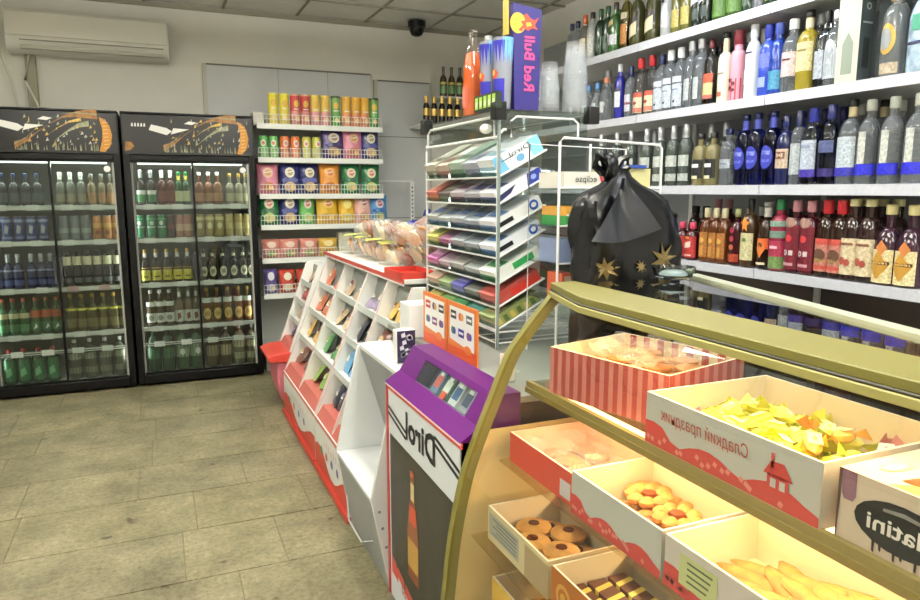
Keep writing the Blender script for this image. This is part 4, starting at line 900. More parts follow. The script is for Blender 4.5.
for L_, row_ in enumerate(BOXES):
    for k, sp in enumerate(row_): gum_box(sp, L_, k, .008+k*.137)
lamp = MB().ell((0, 0, 0), .022, .03, .018, mat('#f2f0e8', .2), 10, 6); mark(lamp.build('shop_ornament', None, (1.086, 2.30, 1.665)), 'small round white lump hooked on the rack frame', 'ornament')

# second frame to the right, behind the black bag
g2 = thing('wire_rack', 'wide white wire frame rack right of the gum rack', 'display rack', (1.185, 1.96, .887))
w = MB(); w.tube([(0, 0, 0), (0, 0, .715), (.012, 0, .728), (.39, 0, .715), (.40, 0, .703), (.40, 0, 0)], .0045, WIRE)
w.tube([(0, .2, 0), (0, .2, .72), (.40, .2, .71), (.40, .2, 0)], .0035, WIRE); w.build('wire_frame', g2)
for z in (.570, .448, .326, .204):
    s_ = MB().box(.0, .40, .0, .2, z-.006, z, ACRYL).tube([(0, -.0, z), (.40, -.0, z)], .0035, WIRE); s_.build('shelf', g2)
def cbox(x, y, z, w_, d_, h, c, desc, extra=None, cat='box'):
    b = MB().box(0, w_, 0, d_, 0, h, mat(c, .35))
    if extra: extra(b, w_, h)
    o = mark(b.build('sweets_box', None, (x*.87, 1.965+(y-2.305)*.6, 1.4575+(z-1.458)*.87)), desc, cat); o.scale = (.87, .8, .87); return o
def ecl(b, w_, h):
    b.flat((0, -.0008, 0), XD, ZD, [(.17, 0), (w_, 0), (w_, h), (.15, h)], mat('#c8283c', .3)); b.flat((0, -.001, 0), XD, ZD, [(.205, 0), (w_, 0), (w_, h), (.205, h)], mat('#d88a4a', .3))
    b.text('eclipse', (.145, -.0016, h*.38), (-1, 0, 0), ZD, .034, mat('#2a3a34', .4), width=.095); b.flat((0, 0, h+.0008), XD, YD, [(0, 0), (w_, 0), (w_, .2), (0, .2)], mat('#b8bcb8', .3))
def yel(b, w_, h): b.flat((0, -.0008, 0), XD, ZD, [(0, 0), (w_, 0), (w_, .006), (0, .006)], WHITE)
cbox(1.385, 2.305, 1.458, .23, .2, .06, '#dcd8cc', 'white and red Eclipse mint box on the right wire rack', ecl)
cbox(1.64, 2.33, 1.458, .15, .2, .075, '#cfc88a', 'pale yellow box right of the mint box', None)
cbox(1.66, 2.31, 1.4585+.076, .1, .16, .012, '#2a4aa8', 'thin dark blue card on the pale yellow box', None)
cbox(1.40, 2.305, 1.355, .085, .2, .035, '#d8982c', 'amber gum box on the second wire shelf', yel)
cbox(1.487, 2.305, 1.355, .085, .2, .035, '#8a3a2c', 'maroon gum box beside the amber one', yel)
cbox(1.40, 2.305, 1.318, .085, .2, .036, '#2a8a3a', 'green gum box under the amber one', yel)
cbox(1.487, 2.305, 1.318, .085, .2, .036, '#3a9a44', 'green gum box under the maroon one', yel)
cbox(1.38, 2.33, 1.178, .07, .16, .09, '#7a8ab0', 'blue grey sweets box on the third wire shelf', None)
cbox(1.46, 2.33, 1.178, .10, .16, .08, '#8a5a8a', 'purple striped sweets box on the third wire shelf', None)
cbox(1.58, 2.33, 1.178, .10, .16, .06, '#b88a9a', 'rose sweets box on the third wire shelf', None)
cbox(1.39, 2.31, 1.038, .05, .12, .10, '#c8502c', 'small orange red box on the lowest wire shelf', lambda b, w_, h: b.flat((0, -.0008, 0), XD, ZD, [(.008, .01), (w_-.008, .01), (w_-.008, h-.01), (.008, h-.01)], mat('#b8a08a', .4)))

# ------------------------------------------------------------------ on top of the gum rack
ZT = .887+.839
ob = thing('orange_soda_bottle', 'tall glass bottle of orange soda on the gum rack', 'bottle', (1.125, 2.50, ZT))
pr = bottle_profile(.315, .038, .5, .82, .0145, .30)
MB().lathe([(r_*.97, z) for r_, z in pr if z < .235]+[(.017, .235)], mat('#f0641a', .15, spec=.6), 20).build('soda', ob)
MB().lathe(pr+[(.016, .302), (.016, .312), (.0135, .315)], pane_mat('bottle_glass', '#f4efe8', extra=.04), 20).build('glass_body', ob)
MB().wrap(.0385, .03, .11, PI, .6, mat('#e8604a', .4)).patch(.0385, [(-.012, .04), (.012, .04), (.012, .1), (-.012, .1)], PI, mat('#e87a62', .4)).build('label', ob)
ob2 = thing('glass_bottle', 'clear necked bottle behind the orange soda bottle', 'bottle', (1.175, 2.47, ZT))
MB().lathe(bottle_profile(.29, .03, .5, .8, .013, .28), pane_mat('bottle_glass', ''), 16).build('glass_body', ob2); MB().lathe([(.015, .275), (.015, .292)], SILV, 12).build('cap', ob2)
RBB = mat('#2a28a8', .3)
def tumbler(loc, desc):
    t = thing('energy_drink_glass', desc, 'glass', loc, '', 0, 'tall branded tumblers on the gum rack')
    MB().lathe([(.026, 0), (.028, .004), (.037, .235), (.034, .235), (.026, .01)], film_mat('frosted', '#e0e4ee', .45, .2, '#c8ccd8'), 16, cap=False).build('tumbler', t)
    l = MB(); l.wrap(.0287, .012, .10, PI, 1.3, RBB, r1=.0322); l.wrap(.0322, .15, .225, PI, 1.6, RBB, r1=.0368)
    l.patch(.0325, [(-.018, .105), (.012, .10), (.02, .12), (.0, .135), (-.02, .13)], PI, mat('#d8402c', .4)); l.patch(.0325, oval(.0, .12, .008, .01), PI, mat('#e8b83a', .4), off=.003)
    l.wrap(.0322, .15, .235, PI+2, .9, mat('#6ab0e0', .4), r1=.037); l.build('print', t)
tumbler((1.105, 2.315, ZT), 'tall blue printed energy drink glass nearer the orange bottle'); tumbler((1.118, 2.236, ZT), 'tall blue printed energy drink glass nearer the blue sign')
bx = MB(); bx.box(0, .02, 0, .18, 0, .055, mat('#1e2a1c', .4))
for k in range(5): bx.flat((-.001, .008+k*.035, .0), YD, ZD, [(0, .008), (.024, .008), (.024, .048), (0, .048)], mat('#a8d848', .4)); bx.flat((-.0016, .012+k*.035, .015), YD, ZD, [(0, 0), (.016, 0), (.016, .018), (0, .018)], mat('#d8e8b8', .4))
mark(bx.build('gum_card', None, (1.07, 2.185, ZT)), 'dark strip of lime green packs in front of the blue glasses', 'gum')
rb = thing('energy_drink_sign', 'tall dark blue Red Bull sign holder on the gum rack', 'sign', (1.165, 2.213, ZT+.0005))
NB = mat('#2a2272', .35)
MB().prism([(-.012, 0), (.082, 0), (.09, .335), (-.022, .35)], 0, .07, NB).build('blue_box', rb)
MB().prism([(-.034, .25), (-.026, .25), (-.029, .36), (-.02, .42), (-.036, .42)], .02, .05, mat('#d8b83a', .4)).build('yellow_strip', rb)
l = MB(); P3 = (0, -.0012, 0)
l.disc((-.003, -.0012, .285), XD, ZD, .03, mat('#f0c02c', .35), .034)
l.flat((0, -.002, 0), XD, ZD, [(-.002, .262), (.012, .258), (.02, .27), (.036, .262), (.052, .272), (.075, .268), (.062, .282), (.078, .31), (.06, .298), (.044, .304), (.03, .318), (.016, .31), (.024, .296), (.006, .29), (.016, .28)], mat('#dc4a2c', .35))
l.flat((0, -.0026, 0), XD, ZD, [(.03, .275), (.05, .28), (.045, .29), (.028, .288)], mat('#f0c02c', .35))
l.build('emblem', rb); l = MB(); l.text('Red Bull', (.024, -.002, .06), ZD, XD, .056, mat('#e0428a', .35), width=.185, bold=.0012)
l.build('lettering', rb)
kb = MB().box(0, .03, 0, .03, 0, .26, mat('#2a2c3a', .5)); mark(kb.build('dark_holder', None, (1.20, 2.40, ZT)), 'slim dark holder behind the blue sign', 'holder')
def cup_stack(x, y, n, desc, hh, q=1):
    t = thing('plastic_cup_stack', desc, 'cups', (x, y, ZT), '', 0, 'stacks of clear plastic cups on the gum rack')
    for k in range(n):
        z = k*.0125; MB().lathe([(.037*q, z), (.0385*q, z+.003), (.036*q, z+.006), (.026*q, z+hh-.002), (.0, z+hh)], film_mat('cup', '#f2f4f6', .12, .1), 18, cap=False).build('cup', t)
    return t
cup_stack(1.315, 2.26, 7, 'shorter stack of upturned clear plastic cups', .1, 1.1); cup_stack(1.405, 2.23, 11, 'taller stack of upturned clear plastic cups', .12, 1.25)
# ------------------------------------------------------------------ liquor shelving along the right wall
LX = 2.60
LSZ = [('top', 2.285), ('second', 1.883), ('third', 1.475), ('fourth', 1.08), ('fifth', .62), ('bottom', .18)]
BP = mat('#95989c', .6); BPD = mat('#5c504a', .6, noise=.08, nscale=5)
for k, y0 in enumerate([.60, 1.55, 2.50, 3.45, 4.40]):
    t = thing('liquor_shelf', ['white liquor shelving bay beside the pastry case, nearest the camera', 'second white liquor shelving bay, right of the ribbed seam', 'third white liquor shelving bay, behind the black bag', 'fourth white liquor shelving bay, seen over the cups', 'farthest white liquor shelving bay near back corner'][k], 'shelf', (LX, y0, 0), '', 0, 'bays of the liquor shelving')
    MB().box(.455, .475, 0, .948, .05, 1.09, BPD).box(.455, .475, 0, .948, 1.09, 2.62, BP).build('back_panel', t)
    MB().box(.44, .456, -.0, .03, .0, 2.62, WHITE).build('upright', t)
    for n, z in LSZ:
        MB().box(0, .455, .0015, .9465, z-.035, z-.005, WHITE).box(-.006, .002, .0015, .9465, z-.045, z, LIPW).build('shelf', t)
    MB().box(.02, .455, 0, .948, 0, .14, mat('#8a8a88', .5)).build('plinth', t)
def G(c, r=.03, ior=1.38): return mat(c, r, trans=1, ior=ior)
GC = mat('#d3dbe2', .03, trans=.86, ior=1.36); GBL = G('#8fa8e8'); GAM = G('#d88a3a'); GGD = G('#e0c85a'); GFR = mat('#d4dad8', .35, trans=.45)
OGR = mat('#16301c', .06); OBR = mat('#241008', .06); OAM = mat('#5e2a0c', .08); OMR = mat('#3a0a12', .08); ONV = mat('#16205c', .08)
SC_ = mat('#c4c8ce', .3, metal=.5); NVC = mat('#1c2550', .35); WC = mat('#e6e8ea', .35); BKC = mat('#141416', .35); RC = mat('#c4222a', .35); DRC = mat('#5a1420', .4)
LW = mat('#d9dde2', .4); LCR = mat('#d8cda4', .45); LBU = mat('#2c3ac0', .35); LSV = mat('#aeb6c2', .35, metal=.4); LGD = mat('#c99a3c', .35, metal=.3); LGN = mat('#3f7a3a', .4)
def sq(u, z, w, hz): return [(u-w, z-hz), (u+w, z-hz), (u+w, z+hz), (u-w, z+hz)]
K = {
 'dkclear': dict(desc='small clear bottle with dark cap', h=.28, r=.036, glass=GC, cap=NVC, bands=[(.15, .4, 50, LW)]),
 'orangelab': dict(desc='bottle with white label and orange neck', h=.30, r=.038, glass=G('#e8d8c8'), cap=mat('#d8683a', .4), cap2=LW, ch=.06, bands=[(.1, .5, 60, LCR)]),
 'whitetall': dict(desc='plain white bottle', h=.30, r=.037, glass=GFR, cap=BKC, bands=[(.12, .55, 60, WHL)]),
 'dgreen': dict(desc='dark green wine bottle', h=.30, r=.037, glass=OGR, cap=mat('#2a5a3a', .3), ch=.05, sh=.6, bands=[(.12, .4, 30, mat('#3a5040', .4))]),
 'gwhite': dict(desc='green bottle with slanted white label', h=.30, r=.042, glass=mat('#2e5a26', .06), cap=mat('#3a2a2a', .4), bands=[(.16, .36, 60, LW)], marks=[([(-.025, .5), (.02, .56), (.02, .66), (-.025, .6)], mat('#c8b06a', .4))]),
 'ygold': dict(desc='tall yellow gold liqueur bottle', h=.36, r=.036, glass=GGD, cap=mat('#caa23a', .4), ch=.06, bands=[(.5, .6, 50, LCR), (.1, .42, 50, mat('#c07a2c', .4))]),
 'whisk': dict(desc='dark whiskey bottle with slanted cream label', h=.34, r=.045, glass=mat('#3a3a16', .06), cap=mat('#d8c85a', .4), ch=.06, sh=.58, bands=[(.3, .5, 60, mat('#2a1a12', .4))], marks=[([(-.034, .12), (.034, .2), (.034, .42), (-.034, .32)], LCR)]),
 'wclear': dict(desc='tall pale frosted vodka bottle', h=.35, r=.036, glass=GFR, cap=WC, ch=.05, nr=.016, bands=[(.15, .5, 40, LW)], marks=[(oval(0, .55, .01, .03), NVC)]),
 'olive': dict(desc='olive gold bottle', h=.31, r=.036, glass=mat('#5e5a1c', .08), cap=mat('#3a4a2a', .4), bands=[(.12, .42, 55, mat('#b0a04a', .4))]),
 'shield': dict(desc='black green bottle with white arched label', h=.33, r=.037, glass=mat('#0f1c16', .06), cap=BKC, bands=[(.14, .3, 50, mat('#2a3a34', .4))], marks=[([(-.028, .32), (.028, .4), (.028, .56), (.014, .64), (-.012, .6), (-.028, .5)], LW)]),
 'glabel': dict(desc='large green bottle with white shoulder label', h=.36, r=.046, glass=mat('#2a4414', .06), cap=GRN, sh=.66, bands=[(.06, .3, 70, mat('#47701f', .4))], marks=[([(-.038, .36), (.038, .46), (.038, .66), (-.038, .56)], LW), (sq(-.01, .54, .01, .05), mat('#3a6a8a', .4))]),
 'pattern': dict(desc='grey patterned bottle', h=.33, r=.036, glass=mat('#5a5e64', .2, metal=.3, noise=.5, nscale=60), cap=SC_),
 'cream': dict(desc='cream labelled wide bottle', h=.33, r=.05, glass=OGR, cap=BKC, bands=[(.08, .5, 70, mat('#cfc47a', .4))]),
 'bluecap': dict(desc='clear vodka bottle with light blue cap', h=.25, r=.037, glass=GC, cap=mat('#4a86c8', .35), bands=[(.2, .5, 30, mat('#c2d0d4', .4))]),
 'copcap': dict(desc='clear vodka bottle with copper cap', h=.27, r=.042, glass=GC, cap=mat('#c87a5a', .35), nr=.017, ch=.035, bands=[(.2, .45, 30, mat('#c8cccc', .4))]),
 'bluebot': dict(desc='royal blue bottle with white label', h=.33, r=.033, glass=mat('#26268c', .1), cap=WC, ch=.045, sh=.62, bands=[(.22, .5, 60, LW), (.5, .56, 60, NVC)]),
 'navclear': dict(desc='clear vodka bottle with navy cap', h=.30, r=.037, glass=GC, cap=NVC, ch=.06, bands=[(.12, .45, 50, mat('#c4c6d4', .4)), (.25, .3, 50, mat('#8a4a5a', .4))]),
 'redcap': dict(desc='red capped bottle with red banded label', h=.33, r=.042, glass=G('#e8e0e0'), cap=RC, ch=.06, nr=.017, bands=[(.05, .36, 60, LCR), (.32, .4, 60, mat('#c8503c', .4)), (.06, .14, 60, mat('#c8705a', .4))], marks=[(oval(0, .22, .014, .03), mat('#a8343a', .4))]),
 'silv': dict(desc='white capped bottle with silver blue label', h=.33, r=.044, glass=GC, cap=WC, ch=.055, nr=.017, sh=.6, bands=[(.06, .42, 55, mat('#b8c2cc', .35)), (.44, .54, 50, mat('#c4ccd6', .35))], marks=[(oval(0, .14, .008, .02), NVC), (sq(0, .33, .022, .012), mat('#7c8aa8', .4))]),
 'silvn': dict(desc='navy capped bottle with silver label', h=.32, r=.044, glass=GC, cap=NVC, ch=.055, nr=.017, bands=[(.06, .42, 55, mat('#b8c2cc', .35)), (.44, .54, 50, mat('#c4ccd6', .35))], marks=[(oval(0, .14, .008, .02), NVC)]),
 'clear': dict(desc='plain tall clear bottle', h=.345, r=.04, glass=GC, cap=SC_, ch=.05, nr=.017, sh=.68, bands=[(.12, .44, 30, mat('#aeb6b6', .35))]),
 'orred': dict(desc='dark red capped orange red label bottle', h=.33, r=.038, glass=G('#f0e0d0'), cap=DRC, ch=.045, bands=[(.1, .42, 60, mat('#d8b87a', .4)), (.34, .48, 60, mat('#cf4a2c', .4)), (.1, .16, 60, mat('#b85a4a', .4))]),
 'creamtall': dict(desc='tall cream frosted bottle with black cap', h=.345, r=.036, glass=mat('#d2d0b4', .3), cap=BKC, ch=.03, nr=.015, nk=.72, bands=[], marks=[(sq(0, .42, .02, .012), mat('#8a8a7a', .4)), (sq(0, .13, .012, .03), mat('#b0583a', .4))], neckband=(.74, .88, mat('#cfc79a', .4))),
 'pinkred': dict(desc='pink frosted bottle fading to red with berries', h=.34, r=.037, glass=mat('#cf8a9c', .25), cap=mat('#7a1a2a', .4), ch=.07, nr=.02, sh=.64, nk=.72, bands=[(.02, .32, 179, mat('#c8283a', .3))], marks=[(oval(-.01, .3, .01, .03), DRC), (oval(.01, .25, .01, .03), DRC), (oval(-.008, .19, .01, .03), DRC), (oval(.012, .16, .008, .025), DRC)]),
 'whfrost': dict(desc='white frosted bottle with white cap', h=.345, r=.037, glass=mat('#cfd6d4', .25), cap=WC, ch=.06, nr=.016, bands=[], marks=[(sq(0, .62, .02, .012), NVC), (sq(0, .3, .02, .1), mat('#bfc4c2', .3))]),
 'blueblue': dict(desc='bright blue bottle with blue cap', h=.325, r=.04, glass=mat('#2a44b4', .08), cap=mat('#22309c', .3), ch=.06, nr=.017, bands=[(.4, .6, 55, mat('#5a6ad0', .35))], marks=[(sq(0, .2, .02, .07), mat('#8a9ae0', .4))]),
 'blueorn': dict(desc='blue bottle with turquoise painted pattern', h=.32, r=.038, glass=mat('#1c3c98', .08, noise=.5, nscale=50), cap=mat('#3a50a8', .3), ch=.05, nr=.017, bands=[(.08, .34, 60, mat('#3a8ab0', .4, noise=.5, nscale=70))]),
 'pinklab': dict(desc='clear bottle with pale pink label', h=.32, r=.045, glass=GC, cap=WC, ch=.045, nr=.018, sh=.62, bands=[(.22, .55, 60, mat('#ccb4b0', .4))], marks=[(sq(0, .45, .02, .01), DRC)]),
 'goldam': dict(desc='golden amber bottle with cream label', h=.34, r=.046, glass=mat('#8a7a1c', .06), cap=BKC, ch=.03, nr=.016, sh=.62, nk=.76, bands=[(.24, .6, 60, mat('#d6c88a', .4))], marks=[(sq(0, .5, .02, .012), mat('#7a6a3a', .4))], neckband=(.78, .9, LCR)),
 'crystal': dict(desc='cut crystal clear bottle with slim dark neck', h=.32, r=.038, glass=G('#dfe6ea', .12), cap=BKC, ch=.05, nr=.012, pw=4, marks=[(sq(0, .3, .02, .18), mat('#a4acb4', .3, noise=.4, nscale=80))]),
 'archlab': dict(desc='clear bottle with silver arch label', h=.31, r=.042, glass=GC, cap=SC_, ch=.04, nr=.015, marks=[([(-.03, .1), (.03, .1), (.03, .45), (.018, .58), (0, .62), (-.018, .58), (-.03, .45)], mat('#b2b8be', .3)), ([(-.024, .14), (.024, .14), (.024, .43), (0, .56), (-.024, .43)], mat('#8f979f', .3))]),
 'goldcap': dict(desc='gold capped bottle with gold ring emblem', h=.34, r=.045, glass=mat('#9aa0a0', .12, trans=.6), inner=(.42, .022, .125), cap=mat('#d8a848', .3, metal=.4), ch=.055, nr=.021, sh=.66, nk=.8, bands=[(.04, .16, 60, mat('#b8a488', .4))], marks=[(oval(0, .42, .032, .17, 18), LGD)]),
 'bigblue': dict(desc='large blue white bottle with green badge', h=.36, r=.06, glass=mat('#a8c0d4', .15, noise=.45, nscale=28), cap=mat('#8ac8d8', .3), ch=.07, nr=.02, sh=.55, marks=[(sq(-.0, .5, .02, .08), mat('#3a9a7a', .4)), (sq(0, .3, .035, .015), NVC)]),
 'kalash': dict(desc='grey green vodka bottle with white bands', h=.33, r=.04, glass=mat('#5c665e', .08, trans=.5), cap=SC_, ch=.06, nr=.015, bands=[(.32, .5, 70, mat('#b4bab2', .35)), (.08, .2, 70, mat('#a8aea6', .35))], neckband=(.74, .9, mat('#c4c8c8', .3))),
 'goldblk': dict(desc='pale gold bottle with black label', h=.27, r=.042, glass=mat('#8f8556', .1, trans=.4), cap=BKC, ch=.03, nr=.016, sh=.66, bands=[(.14, .5, 60, mat('#17171a', .35))], marks=[(sq(0, .38, .022, .035), LW), (sq(0, .16, .018, .03), LCR)]),
 'silvlab': dict(desc='clear bottle with silver plate label', h=.28, r=.042, glass=GC, cap=NVC, ch=.03, nr=.017, bands=[(.3, .46, 60, LSV)], marks=[(sq(0, .38, .026, .01), mat('#6a7a98', .4))]),
 'blueq': dict(desc='deep blue sculpted bottle with blue oval label', h=.34, r=.047, glass=G('#3a4ad0', .05), cap=ONV, ch=.03, nr=.016, sh=.62, bands=[], marks=[(oval(0, .38, .034, .16, 16), mat('#3038a8', .3)), (sq(0, .44, .022, .03), mat('#8a94e0', .35)), (sq(0, .33, .02, .02), mat('#6a74d0', .35))], neckband=(.78, .92, mat('#4a55c8', .35))),
 'beigelab': dict(desc='dark blue bottle with framed beige label', h=.31, r=.04, glass=mat('#141a44', .08), cap=ONV, ch=.05, bands=[(.24, .52, 55, mat('#c0a890', .4))], marks=[(sq(0, .43, .024, .05), mat('#6a3a2a', .4)), (sq(0, .43, .018, .035), mat('#c8b49a', .4))]),
 'slim': dict(desc='slim clear bottle with navy neck', h=.325, r=.033, glass=GC, cap=NVC, ch=.07, sh=.66, bands=[(.14, .56, 50, mat('#aab2b4', .35))]),
 'pure': dict(desc='silver labelled vodka bottle with violet band', h=.33, r=.044, glass=G('#dce4f8'), cap=mat('#28309c', .3), ch=.06, nr=.017, sh=.56, bands=[(.12, .58, 62, mat('#b4bece', .3)), (.10, .2, 66, mat('#3a2a9a', .35))], marks=[(sq(0, .5, .024, .02), mat('#8a94b0', .35))]),
 'puredk': dict(desc='dark blue vodka bottle with violet band', h=.335, r=.044, glass=G('#5a6ab0'), cap=mat('#1e2468', .3), ch=.06, nr=.016, sh=.56, bands=[(.1, .2, 70, mat('#2a1e6a', .35)), (.4, .55, 50, mat('#4a5484', .35))]),
 'purewh': dict(desc='gold necked vodka bottle with pale label', h=.345, r=.05, glass=GC, cap=BKC, ch=.03, nr=.016, sh=.54, bands=[(.12, .56, 62, mat('#b8c4cc', .3)), (.10, .2, 66, mat('#3434b0', .35))], neckband=(.8, .92, mat('#c8b88a', .35))),
 'bband': dict(desc='white capped vodka bottle with blue band', h=.335, r=.043, glass=GC, cap=mat('#b8bcb2', .35), ch=.045, nr=.016, sh=.6, bands=[(.2, .62, 22, mat('#c4c6bc', .3)), (.11, .24, 75, mat('#2a2cd0', .3))]),
 'sweetred': dict(desc='small red liqueur bottle with white lettering', h=.20, r=.038, glass=OMR, cap=mat('#d03a5a', .35), ch=.035, nr=.015, bands=[(.06, .62, 75, mat('#b83030', .35))], marks=[([(-.02, .3), (.02, .34), (.02, .5), (-.02, .44)], mat('#e8c8b8', .4)), (sq(0, .12, .024, .02), mat('#e8b8a8', .4)), (sq(0, .58, .012, .03), mat('#d8803a', .4))]),
 'amber': dict(desc='amber brandy bottle with gold label', h=.28, r=.036, glass=mat('#6a3410', .06, trans=.3), cap=LCR, ch=.05, bands=[(.08, .55, 50, mat('#a8682a', .35, noise=.4, nscale=60))], marks=[(oval(0, .4, .014, .05), mat('#d8a84a', .35)), (sq(0, .2, .012, .09), mat('#c88a3a', .35))]),
 'maroon': dict(desc='maroon bottle with row of round medallions', h=.28, r=.038, glass=OMR, cap=mat('#8a8a5a', .35), bands=[(.06, .2, 60, mat('#a83a1c', .4, noise=.4, nscale=60))], marks=[(oval(0, .62, .014, .05), mat('#9a1c34', .4)), (oval(0, .47, .014, .05), mat('#a83040', .4)), (oval(0, .32, .014, .05), mat('#b85a3a', .4))]),
 'starlab': dict(desc='dark bottle with orange star and cream label', h=.33, r=.042, glass=mat('#3a2410', .08), cap=BKC, ch=.05, bands=[(.1, .5, 60, mat('#cfc690', .45))], marks=[([(-.028, .66), (-.01, .68), (0, .76), (.01, .68), (.028, .66), (.012, .61), (.014, .52), (0, .57), (-.014, .52), (-.012, .61)], mat('#d8822c', .35)), (oval(0, .4, .012, .03), mat('#5a7a3a', .4))]),
 'orlab': dict(desc='black bottle with orange diamond label', h=.315, r=.04, glass=OBR, cap=mat('#8a8a86', .35), ch=.02, nr=.017, nk=.74, bands=[(.3, .46, 55, mat('#dc5a2a', .4))], marks=[(diamond(0, .16, .46, .026), mat('#d8702c', .4)), (oval(0, .36, .012, .04), mat('#3a2418', .4)), (sq(0, .08, .026, .018), LCR)], neckband=(.78, .92, mat('#b8b8ae', .35))),
 'crim': dict(desc='green capped crimson bottle with berry label', h=.33, r=.043, glass=mat('#8a1c38', .15), cap=mat('#2a7a4a', .35), ch=.05, nr=.018, bands=[(.03, .2, 75, mat('#6a8a4a', .4)), (.2, .42, 75, mat('#b02a4a', .4, noise=.4, nscale=70)), (.46, .56, 70, mat('#6a8a78', .4)), (.62, .7, 65, mat('#7a9a88', .4))], marks=[(sq(0, .33, .02, .02), mat('#e0b8c0', .4))]),
 'orbot': dict(desc='cherry bottle with white lettered red label', h=.325, r=.043, glass=OMR, cap=mat('#b87a84', .35), ch=.05, nr=.017, bands=[(.05, .66, 62, mat('#6e1626', .35))], marks=[(oval(0, .7, .03, .07, 14), mat('#9a7468', .4)), (oval(0, .48, .016, .05), mat('#d03a3a', .4)), (oval(-.012, .28, .011, .04, 12), mat('#d8c8c8', .4)), (oval(-.012, .28, .006, .022, 10), mat('#6e1626', .35)), (sq(.014, .28, .009, .035), mat('#c8b8b8', .4)), (sq(0, .12, .026, .02), mat('#b8888c', .4))]),
 'burg': dict(desc='red capped bottle with pink brown label', h=.33, r=.043, glass=OBR, cap=RC, ch=.06, nr=.018, bands=[(.07, .5, 64, mat('#c07a6a', .4)), (.42, .5, 64, mat('#c84a3c', .4)), (.1, .15, 64, mat('#c84a3c', .4))], marks=[(oval(0, .28, .028, .09, 14), mat('#5a3a2a', .4)), (sq(0, .22, .024, .02), mat('#a88a4a', .4))]),
 'crlab': dict(desc='cream capped dark bottle with cream label', h=.335, r=.044, glass=mat('#281614', .06), cap=mat('#d8cf96', .35), ch=.03, nr=.019, bands=[(.07, .52, 66, mat('#d8c69c', .45))], marks=[(sq(0, .45, .03, .015), mat('#7a4a3a', .4)), (oval(-.01, .24, .014, .05), mat('#a8483a', .4)), (oval(.012, .22, .012, .045), mat('#a8483a', .4))]),
 'diam': dict(desc='brown brandy bottle with gold diamond label', h=.315, r=.052, glass=mat('#3c2030', .06, trans=.2), cap=mat('#d8cc8a', .35), ch=.04, nr=.018, sh=.46, nk=.72, bands=[(.02, .44, 60, mat('#e0cf96', .4))], marks=[(diamond(0, .06, .42, .04), mat('#c08a2c', .35)), (sq(0, .27, .042, .022), mat('#4a2a12', .4)), (sq(0, .27, .034, .01), mat('#e0c88a', .4)), (diamond(.01, .36, .56, .022), mat('#d07a3a', .4))]),
 'darkcap': dict(desc='dark brown bottle with black cap', h=.285, r=.04, glass=OBR, cap=BKC, ch=.04, nr=.018, bands=[(.1, .5, 60, mat('#6a5a3a', .4))]),
}
S1_ = [('dkclear', 4.28), ('dkclear', 4.20), ('orangelab', 4.11), ('whitetall', 4.03), ('dgreen', 3.94), ('dgreen', 3.86), ('gwhite', 3.77), ('ygold', 3.67), ('whisk', 3.56), ('whisk', 3.41), ('wclear', 3.29), ('olive', 3.21), ('olive', 3.13), ('shield', 3.05), ('shield', 2.98), ('glabel', 2.88), ('glabel', 2.78), ('dgreen', 2.70), ('pattern', 2.63), ('cream', 2.54), ('pattern', 2.44)]
S2_ = [('bluecap', 4.22), ('bluecap', 4.06), ('bluecap', 3.95), ('copcap', 3.85), ('bluebot', 3.71), ('navclear', 3.60), ('redcap', 3.50), ('redcap', 3.40), ('silvn', 3.32), ('silv', 3.24), ('silv', 3.16), ('clear', 3.07), ('clear', 3.00), ('orred', 2.93), ('creamtall', 2.83), ('pinkred', 2.75), ('whfrost', 2.65), ('blueblue', 2.56), ('blueorn', 2.50), ('pinklab', 2.42), ('goldam', 2.34), ('crystal', 2.25), ('archlab', 2.20), ('goldcap', 1.94), ('bigblue', 1.82)]
S3_ = [('kalash', 3.88), ('kalash', 3.72), ('kalash', 3.57), ('kalash', 3.42), ('kalash', 3.30), ('kalash', 3.19), ('kalash', 3.09), ('goldblk', 2.97), ('goldblk', 2.88), ('silvlab', 2.77), ('blueq', 2.68), ('blueq', 2.60), ('blueq', 2.51), ('beigelab', 2.42), ('slim', 2.35), ('pure', 2.28), ('puredk', 2.19), ('purewh', 2.10), ('bband', 2.01), ('bband', 1.91), ('bband', 1.81)]
S4_ = [('sweetred', 3.17), ('sweetred', 3.08), ('sweetred', 3.00), ('amber', 2.90), ('amber', 2.83), ('amber', 2.77), ('maroon', 2.68), ('starlab', 2.60), ('orlab', 2.50), ('crim', 2.42), ('orbot', 2.33), ('orbot', 2.25), ('burg', 2.17), ('burg', 2.10), ('crlab', 2.04), ('crlab', 1.97), ('diam', 1.89), ('diam', 1.80)]
# neighbours further back on the same shelves
B1_ = [('dgreen', 3.91), ('olive', 3.73), ('whisk', 3.49), ('wclear', 3.34), ('dgreen', 3.09), ('glabel', 2.82), ('shield', 2.67)]
B2_ = [('clear', 4.00), ('navclear', 3.79), ('clear', 3.56), ('clear', 3.37), ('silv', 3.28), ('clear', 3.11), ('silvn', 3.04), ('orred', 2.97), ('darkcap', 2.88), ('clear', 2.79), ('whfrost', 2.70), ('orbot', 2.61), ('silvn', 2.53), ('clear', 2.38), ('bluecap', 2.29), ('archlab', 2.22)]
B3_ = [('kalash', 3.50), ('kalash', 3.24), ('kalash', 3.03), ('kalash', 2.92), ('silvlab', 2.83), ('silvlab', 2.73), ('blueq', 2.63), ('beigelab', 2.55), ('blueq', 2.46), ('slim', 2.38), ('puredk', 2.32), ('puredk', 2.23), ('bband', 2.14), ('purewh', 2.05), ('bband', 1.97), ('bband', 1.86)]
